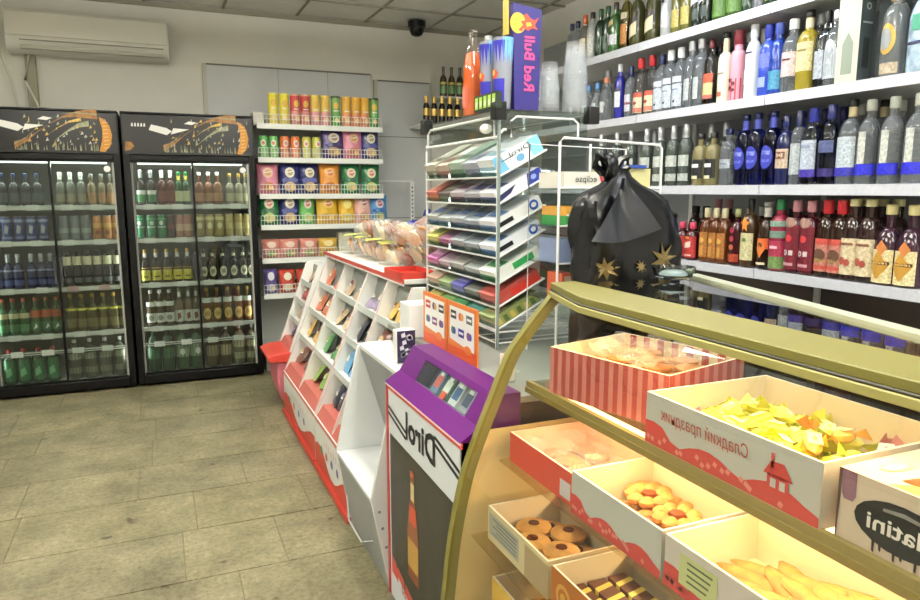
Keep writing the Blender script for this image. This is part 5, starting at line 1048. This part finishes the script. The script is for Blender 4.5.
B4_ = [('darkcap', 3.12), ('darkcap', 3.04), ('orbot', 2.95), ('orbot', 2.87), ('maroon', 2.81), ('amber', 2.73), ('orlab', 2.64), ('starlab', 2.55), ('darkcap', 2.46), ('orbot', 2.38), ('orbot', 2.29), ('darkcap', 2.22), ('burg', 2.14), ('crlab', 2.08), ('crlab', 2.01), ('crlab', 1.94), ('diam', 1.85)]
for (nm, z), fr_, bk_ in zip(LSZ[:4], (S1_, S2_, S3_, S4_), (B1_, B2_, B3_, B4_)):
    for lst, x, zone in ((fr_, 2.662, 'front'), (bk_, 2.78, 'back')):
        for k, y in lst:
            if y < .66: continue
            put_bottle(k, K[k], (x+R.uniform(-.004, .004)+(.012 if K[k]['r'] > .046 else 0), y, z), ('on %s liquor shelf' if zone == 'front' else 'in back of %s liquor shelf') % nm, group='bottles in the %s row of the %s liquor shelf' % (zone, nm), rz=R.uniform(-.1, .1))
for i, y in enumerate([2.93, 2.84, 2.76, 2.68, 2.60, 2.53, 2.46, 2.39, 2.32, 2.26, 2.20, 2.14, 2.08]):
    put_bottle('darkcap', K['darkcap'], (2.70, y, .621), 'on fifth liquor shelf behind the pastry case', 'dark capped bottle', group='dark bottles on the fifth liquor shelf')
# gift boxes among the second shelf bottles
def gift(y, x0, w_, h, c, c2, desc):
    b = MB().box(0, .08, 0, w_, 0, h, mat(c, .35)); b.box(-.0, .08, w_, w_+.0008, 0, h, mat(c2, .35))
    D8 = (0, -.0008, 0); b.flat((-.0008, 0, 0), YD, ZD, [(0, 0), (w_, 0), (w_, h), (0, h)], mat(c2, .35))
    b.flat((-.0014, 0, 0), YD, ZD, [(w_*.25, h*.1), (w_*.75, h*.1), (w_*.75, h*.45), (w_*.5, h*.58), (w_*.25, h*.45)], mat('#7d8a78', .35))
    b.disc((.04, -.0008, h*.85), XD, ZD, .014, mat('#aab4b8', .35)); b.disc((.04, -.0012, h*.85), XD, ZD, .008, mat(c, .35))
    b.flat(D8, XD, ZD, [(.012, h*.66), (.068, h*.66), (.068, h*.68), (.012, h*.68)], mat('#aab4b8', .35)); b.flat(D8, XD, ZD, [(.022, h*.16), (.058, h*.16), (.058, h*.5), (.022, h*.5)], mat('#1c2226', .3))
    mark(b.build('gift_box', None, (x0, y, 1.884)), desc, 'box')
gift(2.06, 2.62, .10, .345, '#3f4a4e', '#b9c0a8', 'slate grey gift box with pale green front among the bottles')
gift(1.98, 2.72, .08, .335, '#39444a', '#4a5458', 'second dark grey gift box half behind the gold capped bottle')

# ------------------------------------------------------------------ pastry case
GO = mat('#6e6726', .42); GOP = mat('#8e7838', .4); CRM = mat('#d6b87a', .5); RAILP = mat('#a3a88e', .3)
Y0c, Y1c = .16, 1.60
RX = lambda y: 1.453+.2826*(y-1.613)
sc = thing('pastry_case', 'curved glass pastry display case with olive gold trim', 'display case', (.64, Y0c, 0))
L0 = (-.64, -Y0c)
def T(x, y, z): return (x-.64, y-Y0c, z)
CURVE = [(.632, .20), (.633, .30), (.642, .40), (.660, .55), (.691, .70), (.726, .80), (.771, .905), (.812, 1.0), (.851, 1.08), (.879, 1.135), (.905, 1.188)]
def smooth(c, n=4):
    out = []
    for i in range(len(c)-1):
        p0 = c[max(0, i-1)]; p1 = c[i]; p2 = c[i+1]; p3 = c[min(len(c)-1, i+2)]
        for k in range(n):
            t = k/n; out.append(tuple(.5*((2*p1[j])+(-p0[j]+p2[j])*t+(2*p0[j]-5*p1[j]+4*p2[j]-p3[j])*t*t+(-p0[j]+3*p1[j]-3*p2[j]+p3[j])*t**3) for j in (0, 1)))
    return out+[c[-1]]
CV = smooth(CURVE)
def DX(y, z): return .062*max(0, min(1, (y-1.36)/.24))*max(0, min(1, (z-1.03)/.16))**1.2
g = MB(); vs = []
YS = [Y0c+.015, 1.36, 1.48, Y1c-.012]
for x, z in CV: vs += [T(x+DX(y, z), y, z) for y in YS]
g.add(vs, [(4*i+j, 4*i+j+1, 4*i+j+5, 4*i+j+4) for i in range(len(CV)-1) for j in range(3)], GLASS); g.build('curved_glass', sc)
for nm, ya, yb_ in (('far', Y1c-.012, Y1c+.012), ('near', Y0c-.0, Y0c+.02)):
    b = MB(); w_ = .026; vs = []
    for i, (x, z) in enumerate(CV):
        a = CV[max(0, i-1)]; c = CV[min(len(CV)-1, i+1)]; dx, dz = c[0]-a[0], c[1]-a[1]; l = math.hypot(dx, dz); nx, nz = dz/l, -dx/l
        for yy in (ya, yb_): vs += [T(x+DX(yy, z)-.004*nx, yy, z-.004*nz), T(x+DX(yy, z)+w_*nx, yy, z+w_*nz)]
    fs = []
    for i in range(len(CV)-1):
        o = 4*i; fs += [(o, o+4, o+5, o+1), (o+2, o+3, o+7, o+6), (o, o+2, o+6, o+4), (o+1, o+5, o+7, o+3)]
    b.add(vs, fs, GO).build('gold_end_trim', sc)
    e = MB(); pts = [T(x, (ya+yb_)/2, z) for x, z in CV]+[T(RX(Y1c if nm == 'far' else Y0c)-.02, (ya+yb_)/2, 1.19), T(RX(Y1c if nm == 'far' else Y0c)-.02, (ya+yb_)/2, .20)]
    up = [T(x, (ya+yb_)/2, z) for x, z in CV if z >= .80]; lo = [T(x, (ya+yb_)/2, z) for x, z in CV if z < .83]
    rx = RX(Y1c if nm == 'far' else Y0c)-.02
    e.poly(up+[T(rx, (ya+yb_)/2, 1.19), T(rx, (ya+yb_)/2, up[0][2])], GLASS); e.build('end_glass', sc)
    MB().poly(lo+[T(rx, (ya+yb_)/2, lo[-1][2]), T(rx, (ya+yb_)/2, .2)], CRM).build('end_panel', sc)
b = MB(); L1 = Y1c+.012-Y0c
def rail(x0, x1, z0, z1, m):
    b.prism([(x0, 0), (x1, 0), (x1+.01, L1), (x0+.070, L1), (x0+.035, 1.49-Y0c), (x0, 1.36-Y0c)] if x1 > .3 else [(x0, 0), (x1, 0), (x1, 1.36-Y0c), (x1+.035, 1.49-Y0c), (x1+.070, L1), (x0+.070, L1), (x0+.035, 1.49-Y0c), (x0, 1.36-Y0c)], z0, z1, m, 'z')
rail(.885-.64, 1.02-.64, 1.19, 1.207, GO); rail(.882-.64, .895-.64, 1.185, 1.1905, mat('#2e2c18', .4)); rail(.878-.64, .905-.64, 1.170, 1.1855, mat('#948c48', .42)); b.build('front_rail', sc, bevel=.002)
tg = MB(); tg.add([T(1.015, Y0c, 1.2), T(1.015, Y1c+.01, 1.2), T(RX(Y1c), Y1c+.01, 1.2), T(RX(Y0c), Y0c, 1.2)], [(0, 1, 2, 3)], GLASS).build('top_glass', sc)
r_ = MB(); 
def slat(z0, z1, wi, m, nm, off=0):
    vs = [T(RX(y)-wi+off, y, z) for z in (z0, z1) for y in (Y0c, Y1c+.01)]+[T(RX(y)+off, y, z) for z in (z0, z1) for y in (Y0c, Y1c+.01)]
    return MB().add(vs, [(0, 1, 3, 2), (4, 6, 7, 5), (0, 4, 5, 1), (2, 3, 7, 6), (0, 2, 6, 4), (1, 5, 7, 3)], m).build(nm, sc)
slat(1.194, 1.208, .04, RAILP, 'rear_rail')
slat(.20, .74, .012, CRM, 'rear_panel', -.005)
slat(.745, 1.19, .004, pane_mat('smoked_glass', '#5a5650', extra=.03), 'rear_door', -.008)
slat(.735, .75, .02, GO, 'rear_bar', -.004)
MB().box(.05, .46, .01, Y1c-Y0c-.01, .0, .15, DKGREY).build('plinth', sc)
b = MB(); b.add([T(.64, Y0c, .15), T(.64, Y1c, .15), T(.632, Y1c, .2), T(.632, Y0c, .2)], [(0, 1, 2, 3)], GO); b.add([T(.635, Y0c+.01, .2), T(.635, Y1c-.01, .2), T(RX(Y1c)-.02, Y1c-.01, .2), T(RX(Y0c)-.02, Y0c+.01, .2)], [(0, 1, 2, 3)], CRM); b.build('base', sc)
def shelf(z, xf, m, edge, nm='shelf'):
    b = MB(); xr = lambda y: RX(y)-.03
    vs = [T(xf, Y0c+.025, z-.006), T(xf, Y1c-.02, z-.006), T(xr(Y1c), Y1c-.02, z-.006), T(xr(Y0c), Y0c+.025, z-.006)]; vs += [(x, y, z) for x, y, _ in vs]
    b.add(vs, [(0, 3, 2, 1), (4, 5, 6, 7), (0, 1, 5, 4), (1, 2, 6, 5), (2, 3, 7, 6), (3, 0, 4, 7)], m)
    o = b.build(nm, sc)
    if edge: MB().box(xf-.012-.64, xf-.64, .025, Y1c-.02-Y0c, z-.018, z+.004, GOP).box(xf-.016-.64, xf-.012-.64, .025, Y1c-.02-Y0c, z-.026, z-.012, mat('#8f7a34', .4, metal=.3)).build('gold_edge', o)
SHG = pane_mat('shelf_glass', '#f6f2e4', extra=.02)
shelf(.95, .88, SHG, True); shelf(.748, .79, SHG, False); shelf(.552, .71, SHG, False); shelf(.34, .66, CRM, False)
WARM = (1, .68, .33)
def strip(x, z, p, rot, ln=1.25, yc=.86):
    MB().box(x-.006-.64, x+.006-.64, yc-ln/2-Y0c, yc+ln/2-Y0c, z, z+.008, mat('#ffdfa0', .5, emit=6)).build('light_strip', sc)
    area('case_lamp', (x, yc, z-.004), .02, ln, p, WARM, rot)
strip(.935, 1.178, 6.2, (0, math.radians(20), 0)); strip(.915, .934, 5, (0, math.radians(10), 0)); strip(1.07, .733, 5, (0, math.radians(20), 0))

# cardboard boxes and what lies in them
def tray_box(name, desc, x0, y1, z0, dx, dy, h, outer, inner, rz=0, art=None, lid=None):
    """open carton; its front faces -x, y1 is its far end"""
    t = thing(name, desc, 'carton', (x0, y1, z0), '', rz); th = .005
    O_, I_ = outer, inner
    b = MB(); b.box(0, dx, -dy, 0, 0, .003, I_); b.box(0, th, -dy, 0, .003, h, I_).box(dx-th, dx, -dy, 0, .003, h, I_).box(th, dx-th, -th, 0, .003, h, I_).box(th, dx-th, -dy, -dy+th, .003, h, I_)
    b.flat((-.0006, 0, 0), (0, 1, 0), ZD, [(-dy, 0), (0, 0), (0, h), (-dy, h)], O_); b.flat((0, .0006, 0), XD, ZD, [(0, 0), (dx, 0), (dx, h), (0, h)], O_); b.flat((0, -dy-.0006, 0), XD, ZD, [(0, 0), (dx, 0), (dx, h), (0, h)], O_)
    if art: art(b, dx, dy, h)
    b.build('carton_body', t); return t
CB = mat('#e2d8c4', .55); CBI = mat('#dccbaa', .6); RW_ = mat('#c8342c', .45); GW = mat('#b9b3a8', .5)
def wave_art(txt=True, tag=False):
    def f(b, dx, dy, h):
        F_ = (-.0012, 0, 0); n = 16
        top = [(-dy*i/n, h*(.16+.22*abs(math.sin(i*.52+1.2))+(.1 if i < 3 else 0))) for i in range(n+1)]
        for i in range(n): b.flat(F_, YD, ZD, [(top[i][0], 0), (top[i+1][0], 0), top[i+1], top[i]], RW_)
        rr = random.Random(9)
        for i in range(16):
            u = -dy*rr.random()*.9-.01; v = h*.14*rr.random()+.004; b.flat((-.0016, 0, 0), YD, ZD, [(u, v), (u+.008, v+.004), (u+.004, v+.012), (u-.004, v+.008)], mat('#d87a6a', .5))
        k = dy/.4; u0 = -dy*.86
        hs_ = [((0, .1), (.05, .1), (.05, .45), (0, .45))]
        if txt:
            b.flat((-.0018, 0, 0), YD, ZD, [(u0, h*.3), (u0+.042, h*.3), (u0+.042, h*.52), (u0, h*.52)], RW_)
            b.flat((-.0018, 0, 0), YD, ZD, [(u0-.008, h*.5), (u0+.05, h*.5), (u0+.036, h*.72), (u0+.01, h*.74)], RW_); b.flat((-.0018, 0, 0), YD, ZD, [(u0+.03, h*.62), (u0+.036, h*.62), (u0+.036, h*.85), (u0+.03, h*.85)], RW_)
            for q in (.006, .024): b.flat((-.0022, 0, 0), YD, ZD, [(u0+q, h*.32), (u0+q+.011, h*.32), (u0+q+.011, h*.46), (u0+q, h*.46)], GW)
            b.text('Сладкий праздник', (-.002, -dy*.66, h*.58), YD, ZD, .032, mat('#b8483c', .5), .15, width=dy*.55)
        if tag:
            b.flat((-.002, 0, 0), YD, ZD, [(-.13, h*.25), (-.04, h*.25), (-.04, h*.85), (-.13, h*.85)], mat('#bfc07a', .5)); 
            for q in range(4): b.flat((-.0024, 0, 0), YD, ZD, [(-.12+.004*q, h*(.72-.12*q)), (-.06, h*(.72-.12*q)), (-.06, h*(.76-.12*q)), (-.12+.004*q, h*(.76-.12*q))], mat('#5a5a3a', .5))
            b.flat((-.0016, 0, 0), YD, ZD, [(-dy, 0), (0, 0), (0, h*.2), (-dy, h*.34)], RW_)
    return f
def stripes(b, dx, dy, h):
    n = 13; S_ = mat('#b2423a', .45)
    for i in range(n):
        u = -dy+dy*i/n; b.flat((-.0012, 0, 0), YD, ZD, [(u, 0), (u+dy/n*.5, 0), (u+dy/n*.5+.0, h), (u+.0, h)], S_)
    for i in range(8):
        u = dx*i/8; b.flat((0, -dy-.0012, 0), XD, ZD, [(u, 0), (u+dx/16, 0), (u+dx/16, h), (u, h)], S_); b.flat((dx-.0056, 0, 0), YD, ZD, [(-dy+dy*i/8, 0.01), (-dy+dy*i/8+.02, .01), (-dy+dy*i/8+.02, h), (-dy+dy*i/8, h)], S_)
tray_box('pastry_box', 'pink and red striped open pastry box on the top glass shelf', .872, 1.466, .951, .28, .35, .118, mat('#c8766a', .5), CBI, math.radians(14), stripes)
tray_box('pastry_box', 'white open box with red hills and house on the top glass shelf', .872, 1.09, .951, .315, .405, .105, GW, CBI, 0, wave_art(True))
tray_box('pastry_box', 'bright red open box with clear pack on the second shelf', .812, 1.56, .749, .235, .305, .078, mat('#d8402c', .45), mat('#e8b89a', .55), 0, lambda b, dx, dy, h: b.flat((-.0012, 0, 0), YD, ZD, [(-dy+.01, .01), (-dy+.055, .01), (-dy+.055, .05), (-dy+.01, .05)], mat('#c8b8b8', .5)))
tray_box('pastry_box', 'white open box with red wavy print on the second shelf', .800, 1.242, .749, .22, .30, .095, GW, CBI, 0, wave_art(False))
tray_box('pastry_box', 'open box with green price label and red stripes on the second shelf', .800, .932, .749, .22, .42, .095, mat('#c8b8ac', .5), CBI, 0, wave_art(False, True))
def grey_art(b, dx, dy, h):
    b.flat((-.0012, 0, 0), YD, ZD, [(-.17, h*.2), (-.01, h*.2), (-.01, h*.85), (-.17, h*.85)], mat('#a8a49a', .5))
    for q in range(5): b.flat((-.0016, 0, 0), YD, ZD, [(-.16, h*(.72-.11*q)), (-.03-.02*(q % 2), h*(.72-.11*q)), (-.03-.02*(q % 2), h*(.76-.11*q)), (-.16, h*(.76-.11*q))], mat('#6a665e', .5))
    b.flat((-.0012, 0, 0), YD, ZD, [(-dy, 0), (-.2, 0), (-.2, h*.9), (-dy, h*.9)], mat('#b0926a', .5))
tray_box('pastry_box', 'cream open box with grey text label on the third shelf', .742, 1.545, .553, .22, .305, .09, mat('#d8c090', .5), CBI, 0, grey_art)
def swirl(b, dx, dy, h):
    b.flat((-.0012, 0, 0), YD, ZD, [(-dy, 0), (0, 0), (0, h), (-dy, h)], mat('#b8601c', .5)); b.disc((-.0016, -.05, h*.4), YD, ZD, .03, mat('#d89a3a', .5)); b.disc((-.002, -.05, h*.4), YD, ZD, .02, mat('#b8601c', .5)); b.disc((-.0024, -.05, h*.4), YD, ZD, .011, mat('#d89a3a', .5))
tray_box('pastry_box', 'orange open box of iced brown bars on the third shelf', .748, 1.232, .553, .22, .34, .085, mat('#c87a2c', .5), CBI, 0, swirl)
tray_box('pastry_box', 'yellow open box on the lowest deck of the case', .755, 1.545, .341, .2, .3, .10, mat('#e0b040', .5), CBI)
# the closed box with the dark oval
gl = thing('cake_box', 'beige cake box with black oval Slatini lettering on top glass shelf', 'carton', (.885, .668, .951)); b = MB(); dx, dy, h = .195, .36, .105
b.box(0, dx, -dy, 0, 0, h, mat('#cdb49a', .5)); INKB = mat('#1c1a1a', .4); n = 20
b.flat((-.0008, 0, 0), YD, ZD, [(-.002, 0), (-.0, 0), (-.0, h), (-.006, h)], mat('#5a3a34', .5)); b.flat((-.0008, 0, 0), YD, ZD, [(-.028, h), (-.006, h), (-.006, h*.66), (-.010, h*.58), (-.024, h*.58), (-.028, h*.66)], mat('#8a5a6a', .5))
b.flat((-.0014, 0, 0), YD, ZD, [(-.098+.070*math.cos(2*PI*i/n), h*.46+h*.34*math.sin(2*PI*i/n)) for i in range(n)], INKB)
for q in range(9): b.flat((-.0012, 0, 0), YD, ZD, [(-.062-.010*q, h*.25), (-.057-.010*q, h*.25), (-.058-.010*q, h*(.04+.05*(q % 3))), (-.061-.010*q, h*(.02+.05*(q % 3)))], INKB)
b.text('Slatini', (-.002, -.146, h*.34), YD, ZD, .034, mat('#e4d8cc', .45), width=.098, bold=.0006)
b.flat((-.0018, 0, 0), YD, ZD, [(-.07, h*.68), (-.10, h*.72), (-.13, h*.68), (-.13, h*.64), (-.10, h*.66), (-.07, h*.64)], mat('#8a857e', .5))
b.build('carton_body', gl)
wn = MB().add([(.03, -.335, h+.001), (dx-.02, -.335, h+.001), (dx-.02, -.09, h+.001), (.03, -.07, h+.001)], [(0, 1, 2, 3)], mat('#8a5a34', .3, noise=.4, nscale=40)); wn.disc((.07, -.035, h+.0012), XD, YD, .03, mat('#b8a080', .5), .014); wn.disc((.07, -.035, h+.0016), XD, YD, .024, mat('#d0bca0', .5), .010)
wn.add([(.005, -.34, h+.0008), (.03, -.34, h+.0008), (.03, -.09, h+.0008), (.005, -.07, h+.0008)], [(0, 1, 2, 3)], mat('#d8a04a', .4)); wn.build('lid_window', gl)
FILM2 = film_mat('tray_film', '#fdf8f0', .10, .08)
def film_sheet(name, desc, x0, x1, y0, y1, z, seed, amp=.012):
    b = MB(); n = 12; rr = random.Random(seed); vs = []; fs = []
    for i in range(n+1):
        for j in range(n+1): vs.append(((x1-x0)*i/n, (y1-y0)*j/n, amp*(math.sin(i*1.7+seed)+math.sin(j*1.3+i*.8))*.5+amp*rr.random()*.6))
    for i in range(n):
        for j in range(n): a = i*(n+1)+j; fs.append((a, a+n+1, a+n+2, a+1))
    b.add(vs, fs, FILM2); return mark(b.build(name, None, (x0, y0, z)), desc, 'plastic film')
CKm = [mat('#b8762e', .65, noise=.25, nscale=40, bump=.3), mat('#c88c3e', .65, noise=.25, nscale=40, bump=.3), mat('#a8682c', .65, noise=.25, nscale=40, bump=.3)]
def cookie(x, y, z, r, kind, desc, where, grp):
    t = MB()
    if kind == 'jam':
        t.lathe([(r*.6, 0), (r, .004), (r, .012), (r*.6, .02)], CKm[1], 14); t.lathe([(r*.35, .018), (r*.3, .022), (.001, .023)], mat('#5a2208', .25), 10)
    elif kind == 'flower':
        for k in range(8):
            a = 2*PI*k/8; t.ell((r*.62*math.cos(a), r*.62*math.sin(a), .012), r*.36, r*.3, .012, CKm[0], 8, 5)
        t.lathe([(r*.3, .01), (r*.26, .022), (.001, .024)], mat('#7a3410', .4), 10)
    elif kind == 'long': t.ell((0, 0, .012), .020, r*2.3, .014, CKm[0], 8, 6)
    elif kind == 'biscuit': t.lathe([(r*.8, 0), (r, .003), (r, .009), (r*.8, .012)], CKm[2], 12)
    o = thing('cookie', desc, 'cookie', (x, y, z), where, R.uniform(-.5, .5), grp, t.mesh('cookie')); return o
# round jam cookies
rr = random.Random(21)
for i in range(12):
    o = cookie(.795+.052*(i % 3)+.01*(i//3 % 2), 1.50-.068*(i//3)-.01*(i % 2), .557+.022*(i % 2), .046, 'jam', 'round golden cookie with jam centre', 'in the grey labelled box', 'round jam cookies')
for i, (x, y) in enumerate([(.88, 1.15), (.95, 1.10), (.87, 1.06), (.96, 1.18), (.96, 1.0), (.87, .99), (.86, 1.19), (.91, 1.03), (.92, 1.13)]):
    cookie(x, y, .753+(.025 if i in (1, 2, 3) else .045 if i > 6 else 0), .056, 'flower', 'yellow flower shaped cookie', 'in the white wavy box', 'flower shaped cookies')
for i in range(22):
    cookie(.83+.038*(i % 4)+.01+.008*(i//4 % 2), .83-.055*(i//4), .757+.007*(i//2), .036, 'long', 'long golden finger biscuit', 'in the green priced box', 'long finger biscuits')
for i in range(15):
    o = cookie(.99+.05*(i % 3)+.012*(i//3), 1.41-.052*(i//3)+.012*(i % 3), 1.032+.012*(i % 2), .034, 'biscuit', 'round brown wafer', 'in the pink striped box', 'wafers in the striped box')
for i in range(6):
    t = MB().box(-.022, .022, -.075, .075, 0, .028, mat('#6a3a22', .6, noise=.2)); 
    for q in range(3): t.add([(-.0225, -.06+q*.045, .029), (.0225, -.05+q*.045, .029), (.0225, -.035+q*.045, .029), (-.0225, -.045+q*.045, .029)], [(0, 1, 2, 3)], mat('#e8c84a', .4)); t.box(-.0235, -.0225, -.06+q*.045, -.048+q*.045, .006, .029, mat('#e8c84a', .4))
    thing('iced_bar', 'brown sponge bar with yellow icing', 'cake bar', (.80+.055*(i % 3), 1.145-.165*(i//3), .557), 'in the orange box', 0, 'iced bars', t.mesh('bar'))
for i in range(4):
    o = cookie(.82+.06*(i % 2), 1.49-.10*(i//2), .346+.0, .04, 'jam', 'round cookie', 'in the yellow box on the lowest deck', 'cookies in the yellow box')
# yellow wrapped sweets: a pinched wrapper with pointed ends
def wrapped(c, c2):
    key = 'w'+c
    if key in ONE: return ONE[key]
    b = MB(); b.ell((0, 0, 0), .028, .017, .014, foil(c), 8, 5)
    for s_ in (-1, 1):
        for k in range(3): b.add([(s_*.022, 0, 0), (s_*.050, -.024+k*.014, .012*(k-1)), (s_*.052, -.010+k*.014, .008-.01*k)], [(0, 1, 2), (2, 1, 0)], foil(c))
    b.add([(-.012, -.012, .013), (.012, -.012, .013), (.012, .012, .0135), (-.012, .012, .0135)], [(0, 1, 2, 3)], mat(c2, .4))
    ONE[key] = b.mesh('wrapper'); return ONE[key]
WS = [('#e6e43a', '#f0eea0', 'yellow'), ('#e6e43a', '#f0eea0', 'yellow'), ('#e6e43a', '#f0eea0', 'yellow'), ('#eaea6a', '#f4f2c0', 'pale yellow'), ('#d8e04a', '#b8c03a', 'lemon green'), ('#e0a030', '#f0d88a', 'orange yellow'), ('#d8584a', '#f0c8b0', 'red'), ('#e89a9a', '#e8d0c0', 'pink')]
for layer in range(3):
    for i in range(4-(layer > 1)):
        for j in range(6-layer):
            c, c2, nm = WS[rr.randrange(8) if not (layer and rr.random() < .3) else 0]
            o = thing('wrapped_sweet', nm+' twist wrapped sweet', 'sweets', (.940+.062*i+rr.uniform(-.01, .01), 1.04-.062*j-.02*layer+rr.uniform(-.01, .01), .976+.026*layer), 'in the white house box', rr.uniform(0, PI), 'wrapped sweets in the white box', wrapped(c, c2))
            o.rotation_euler.x = rr.uniform(-.5, .5); o.rotation_euler.y = rr.uniform(-.6, .6)
tr_ = MB().box(0, .21, -.30, 0, 0, .006, mat('#d8a070', .5)).box(0, .21, -.30, 0, -.075, -.0005, CBI); tr_o = mark(tr_.build('cookie_tray', None, (.895, 1.455, 1.026)), 'brown inner tray of wafers inside the striped box', 'tray'); tr_o.rotation_euler.z = math.radians(14)
film_sheet('clear_wrap', 'crinkled clear film over the striped pastry box', .93, 1.16, 1.17, 1.44, 1.075, 3, .02); 
film_sheet('clear_wrap', 'crinkled clear film over the bright red box', .83, 1.03, 1.28, 1.54, .815, 5, .012)
for i in range(10):
    cookie(.86+.045*(i % 4), 1.50-.06*(i//4)-.01*(i % 2), .754+.018*(i % 2), .032, 'biscuit', 'small brown biscuit', 'in the bright red box', 'biscuits in the red box')

# on the glass top
di = thing('glass_dish', 'small round clear glass dish on the pastry case', 'dish', (1.30, 1.535, 1.2085))
MB().lathe([(.035, 0), (.05, .006), (.060, .034), (.056, .034), (.046, .012), (.001, .010)], G('#e6f0ee', .04), 24, cap=False).build('bowl', di)
MB().lathe([(.04, .012), (.03, .02), (.001, .022)], mat('#b8ccc8', .3, trans=.5), 12).build('contents', di)

# black carrier bag with gold stars
bg = thing('black_bag', 'black plastic carrier bag with gold stars behind the pastry case', 'bag', (1.315, 1.80, .886))
BK = mat('#060709', .24, spec=.4); m = MB(); n = 40
rings = [(0, .18, .085), (.05, .195, .095), (.15, .20, .10), (.28, .205, .10), (.38, .205, .095), (.48, .20, .085), (.53, .185, .07), (.56, .14, .05), (.58, .08, .035), (.60, .045, .022), (.63, .03, .018)]
def bxy(z, a, th, w_=1.0):
    i = max(k for k in range(len(rings)) if rings[k][0] <= z); j = min(i+1, len(rings)-1); t = 0 if i == j else (z-rings[i][0])/(rings[j][0]-rings[i][0])
    ra = rings[i][1]+(rings[j][1]-rings[i][1])*t; rb_ = rings[i][2]+(rings[j][2]-rings[i][2])*t
    cx = (.06-z*.1) if z > .42 else (.02 if z < .3 else .02+.0*z); cx = .02-.16*max(0, z-.40)
    wob = 1+.05*math.sin(5*th+z*14)+.035*math.sin(11*th-z*23)+.02*math.sin(19*th+z*41)
    return (cx+.86*ra*wob*math.copysign(abs(math.cos(th))**.7, math.cos(th)), rb_*wob*math.copysign(abs(math.sin(th))**.7, math.sin(th)), z)
zz = [k*.63/26 for k in range(27)]; vs = []; fs = []
for z in zz:
    for i in range(n): vs.append(bxy(z, 0, 2*PI*i/n))
for j in range(26):
    for i in range(n): fs.append((j*n+i, j*n+(i+1) % n, (j+1)*n+(i+1) % n, (j+1)*n+i))
fs += [tuple(reversed(range(n))), tuple(26*n+i for i in range(n))]
m.add(vs, fs, BK); m.build('bag_body', bg)
hd = MB()
for s_, dx_ in ((-1, -.05), (1, .05)):
    pts = [(-.05, 0, .60), (-.05+dx_*.6, -.01, .655), (-.05+dx_*1.1, -.012, .665), (-.05+dx_*1.2, -.01, .635), (-.05+dx_*.5, 0, .615)]
    hd.tube(pts, .012, BK, 6)
hd.ell((-.05, 0, .63), .03, .025, .045, BK, 8, 6); hd.build('handle', bg)
fl_ = MB(); FLB = mat('#1c1e26', .3, spec=.6, coat=.2)
A_, B2, C_ = Vector((-.185, -.085, .42)), Vector((-.055, -.05, .60)), Vector((.045, -.098, .47))
D_ = Vector((-.20, -.10, .31)); E_ = Vector((-.02, -.125, .40))
nf = 6; vs = []
for i in range(nf+1):
    for j in range(nf+1):
        u, v = i/nf, j/nf; p = (A_*(1-u)+C_*u)*(1-v)+B2*v; p = p+Vector((0, -.012*math.sin(u*7+v*3)-.028, -.03*(1-v)*math.sin(PI*u*.8))); vs.append(tuple(p))
fs = [(i*(nf+1)+j, (i+1)*(nf+1)+j, (i+1)*(nf+1)+j+1, i*(nf+1)+j+1) for i in range(nf) for j in range(nf)]
fl_.add(vs, fs, FLB); fl_.build('folded_flap', bg)
GS = mat('#b0985a', .35, metal=.5)
def star(cx, cz, r, nm='gold_star'):
    s_ = MB(); pts = []
    for k in range(16):
        a = 2*PI*k/16+.2; q = r if k % 2 == 0 else r*.42; pts.append((cx+q*math.cos(a), cz+q*math.sin(a)))
    def P(x, z):
        best = None
        for k in range(61):
            th = -PI*k/60; p = bxy(max(0, min(.62, z)), 0, th)
            if best is None or abs(p[0]-x) < abs(best[0]-x): best = p
        return (x, best[1]-.005, z)
    pc_ = P(cx, cz)
    for k in range(16): s_.add([pc_, P(*pts[k]), P(*pts[(k+1) % 16])], [(0, 1, 2), (2, 1, 0)], GS)
    s_.build(nm, bg)
star(.09, .355, .055); star(-.11, .335, .035); star(.0, .34, .02); star(.10, .12, .05); star(.20, .48, .018)
finish_labels()
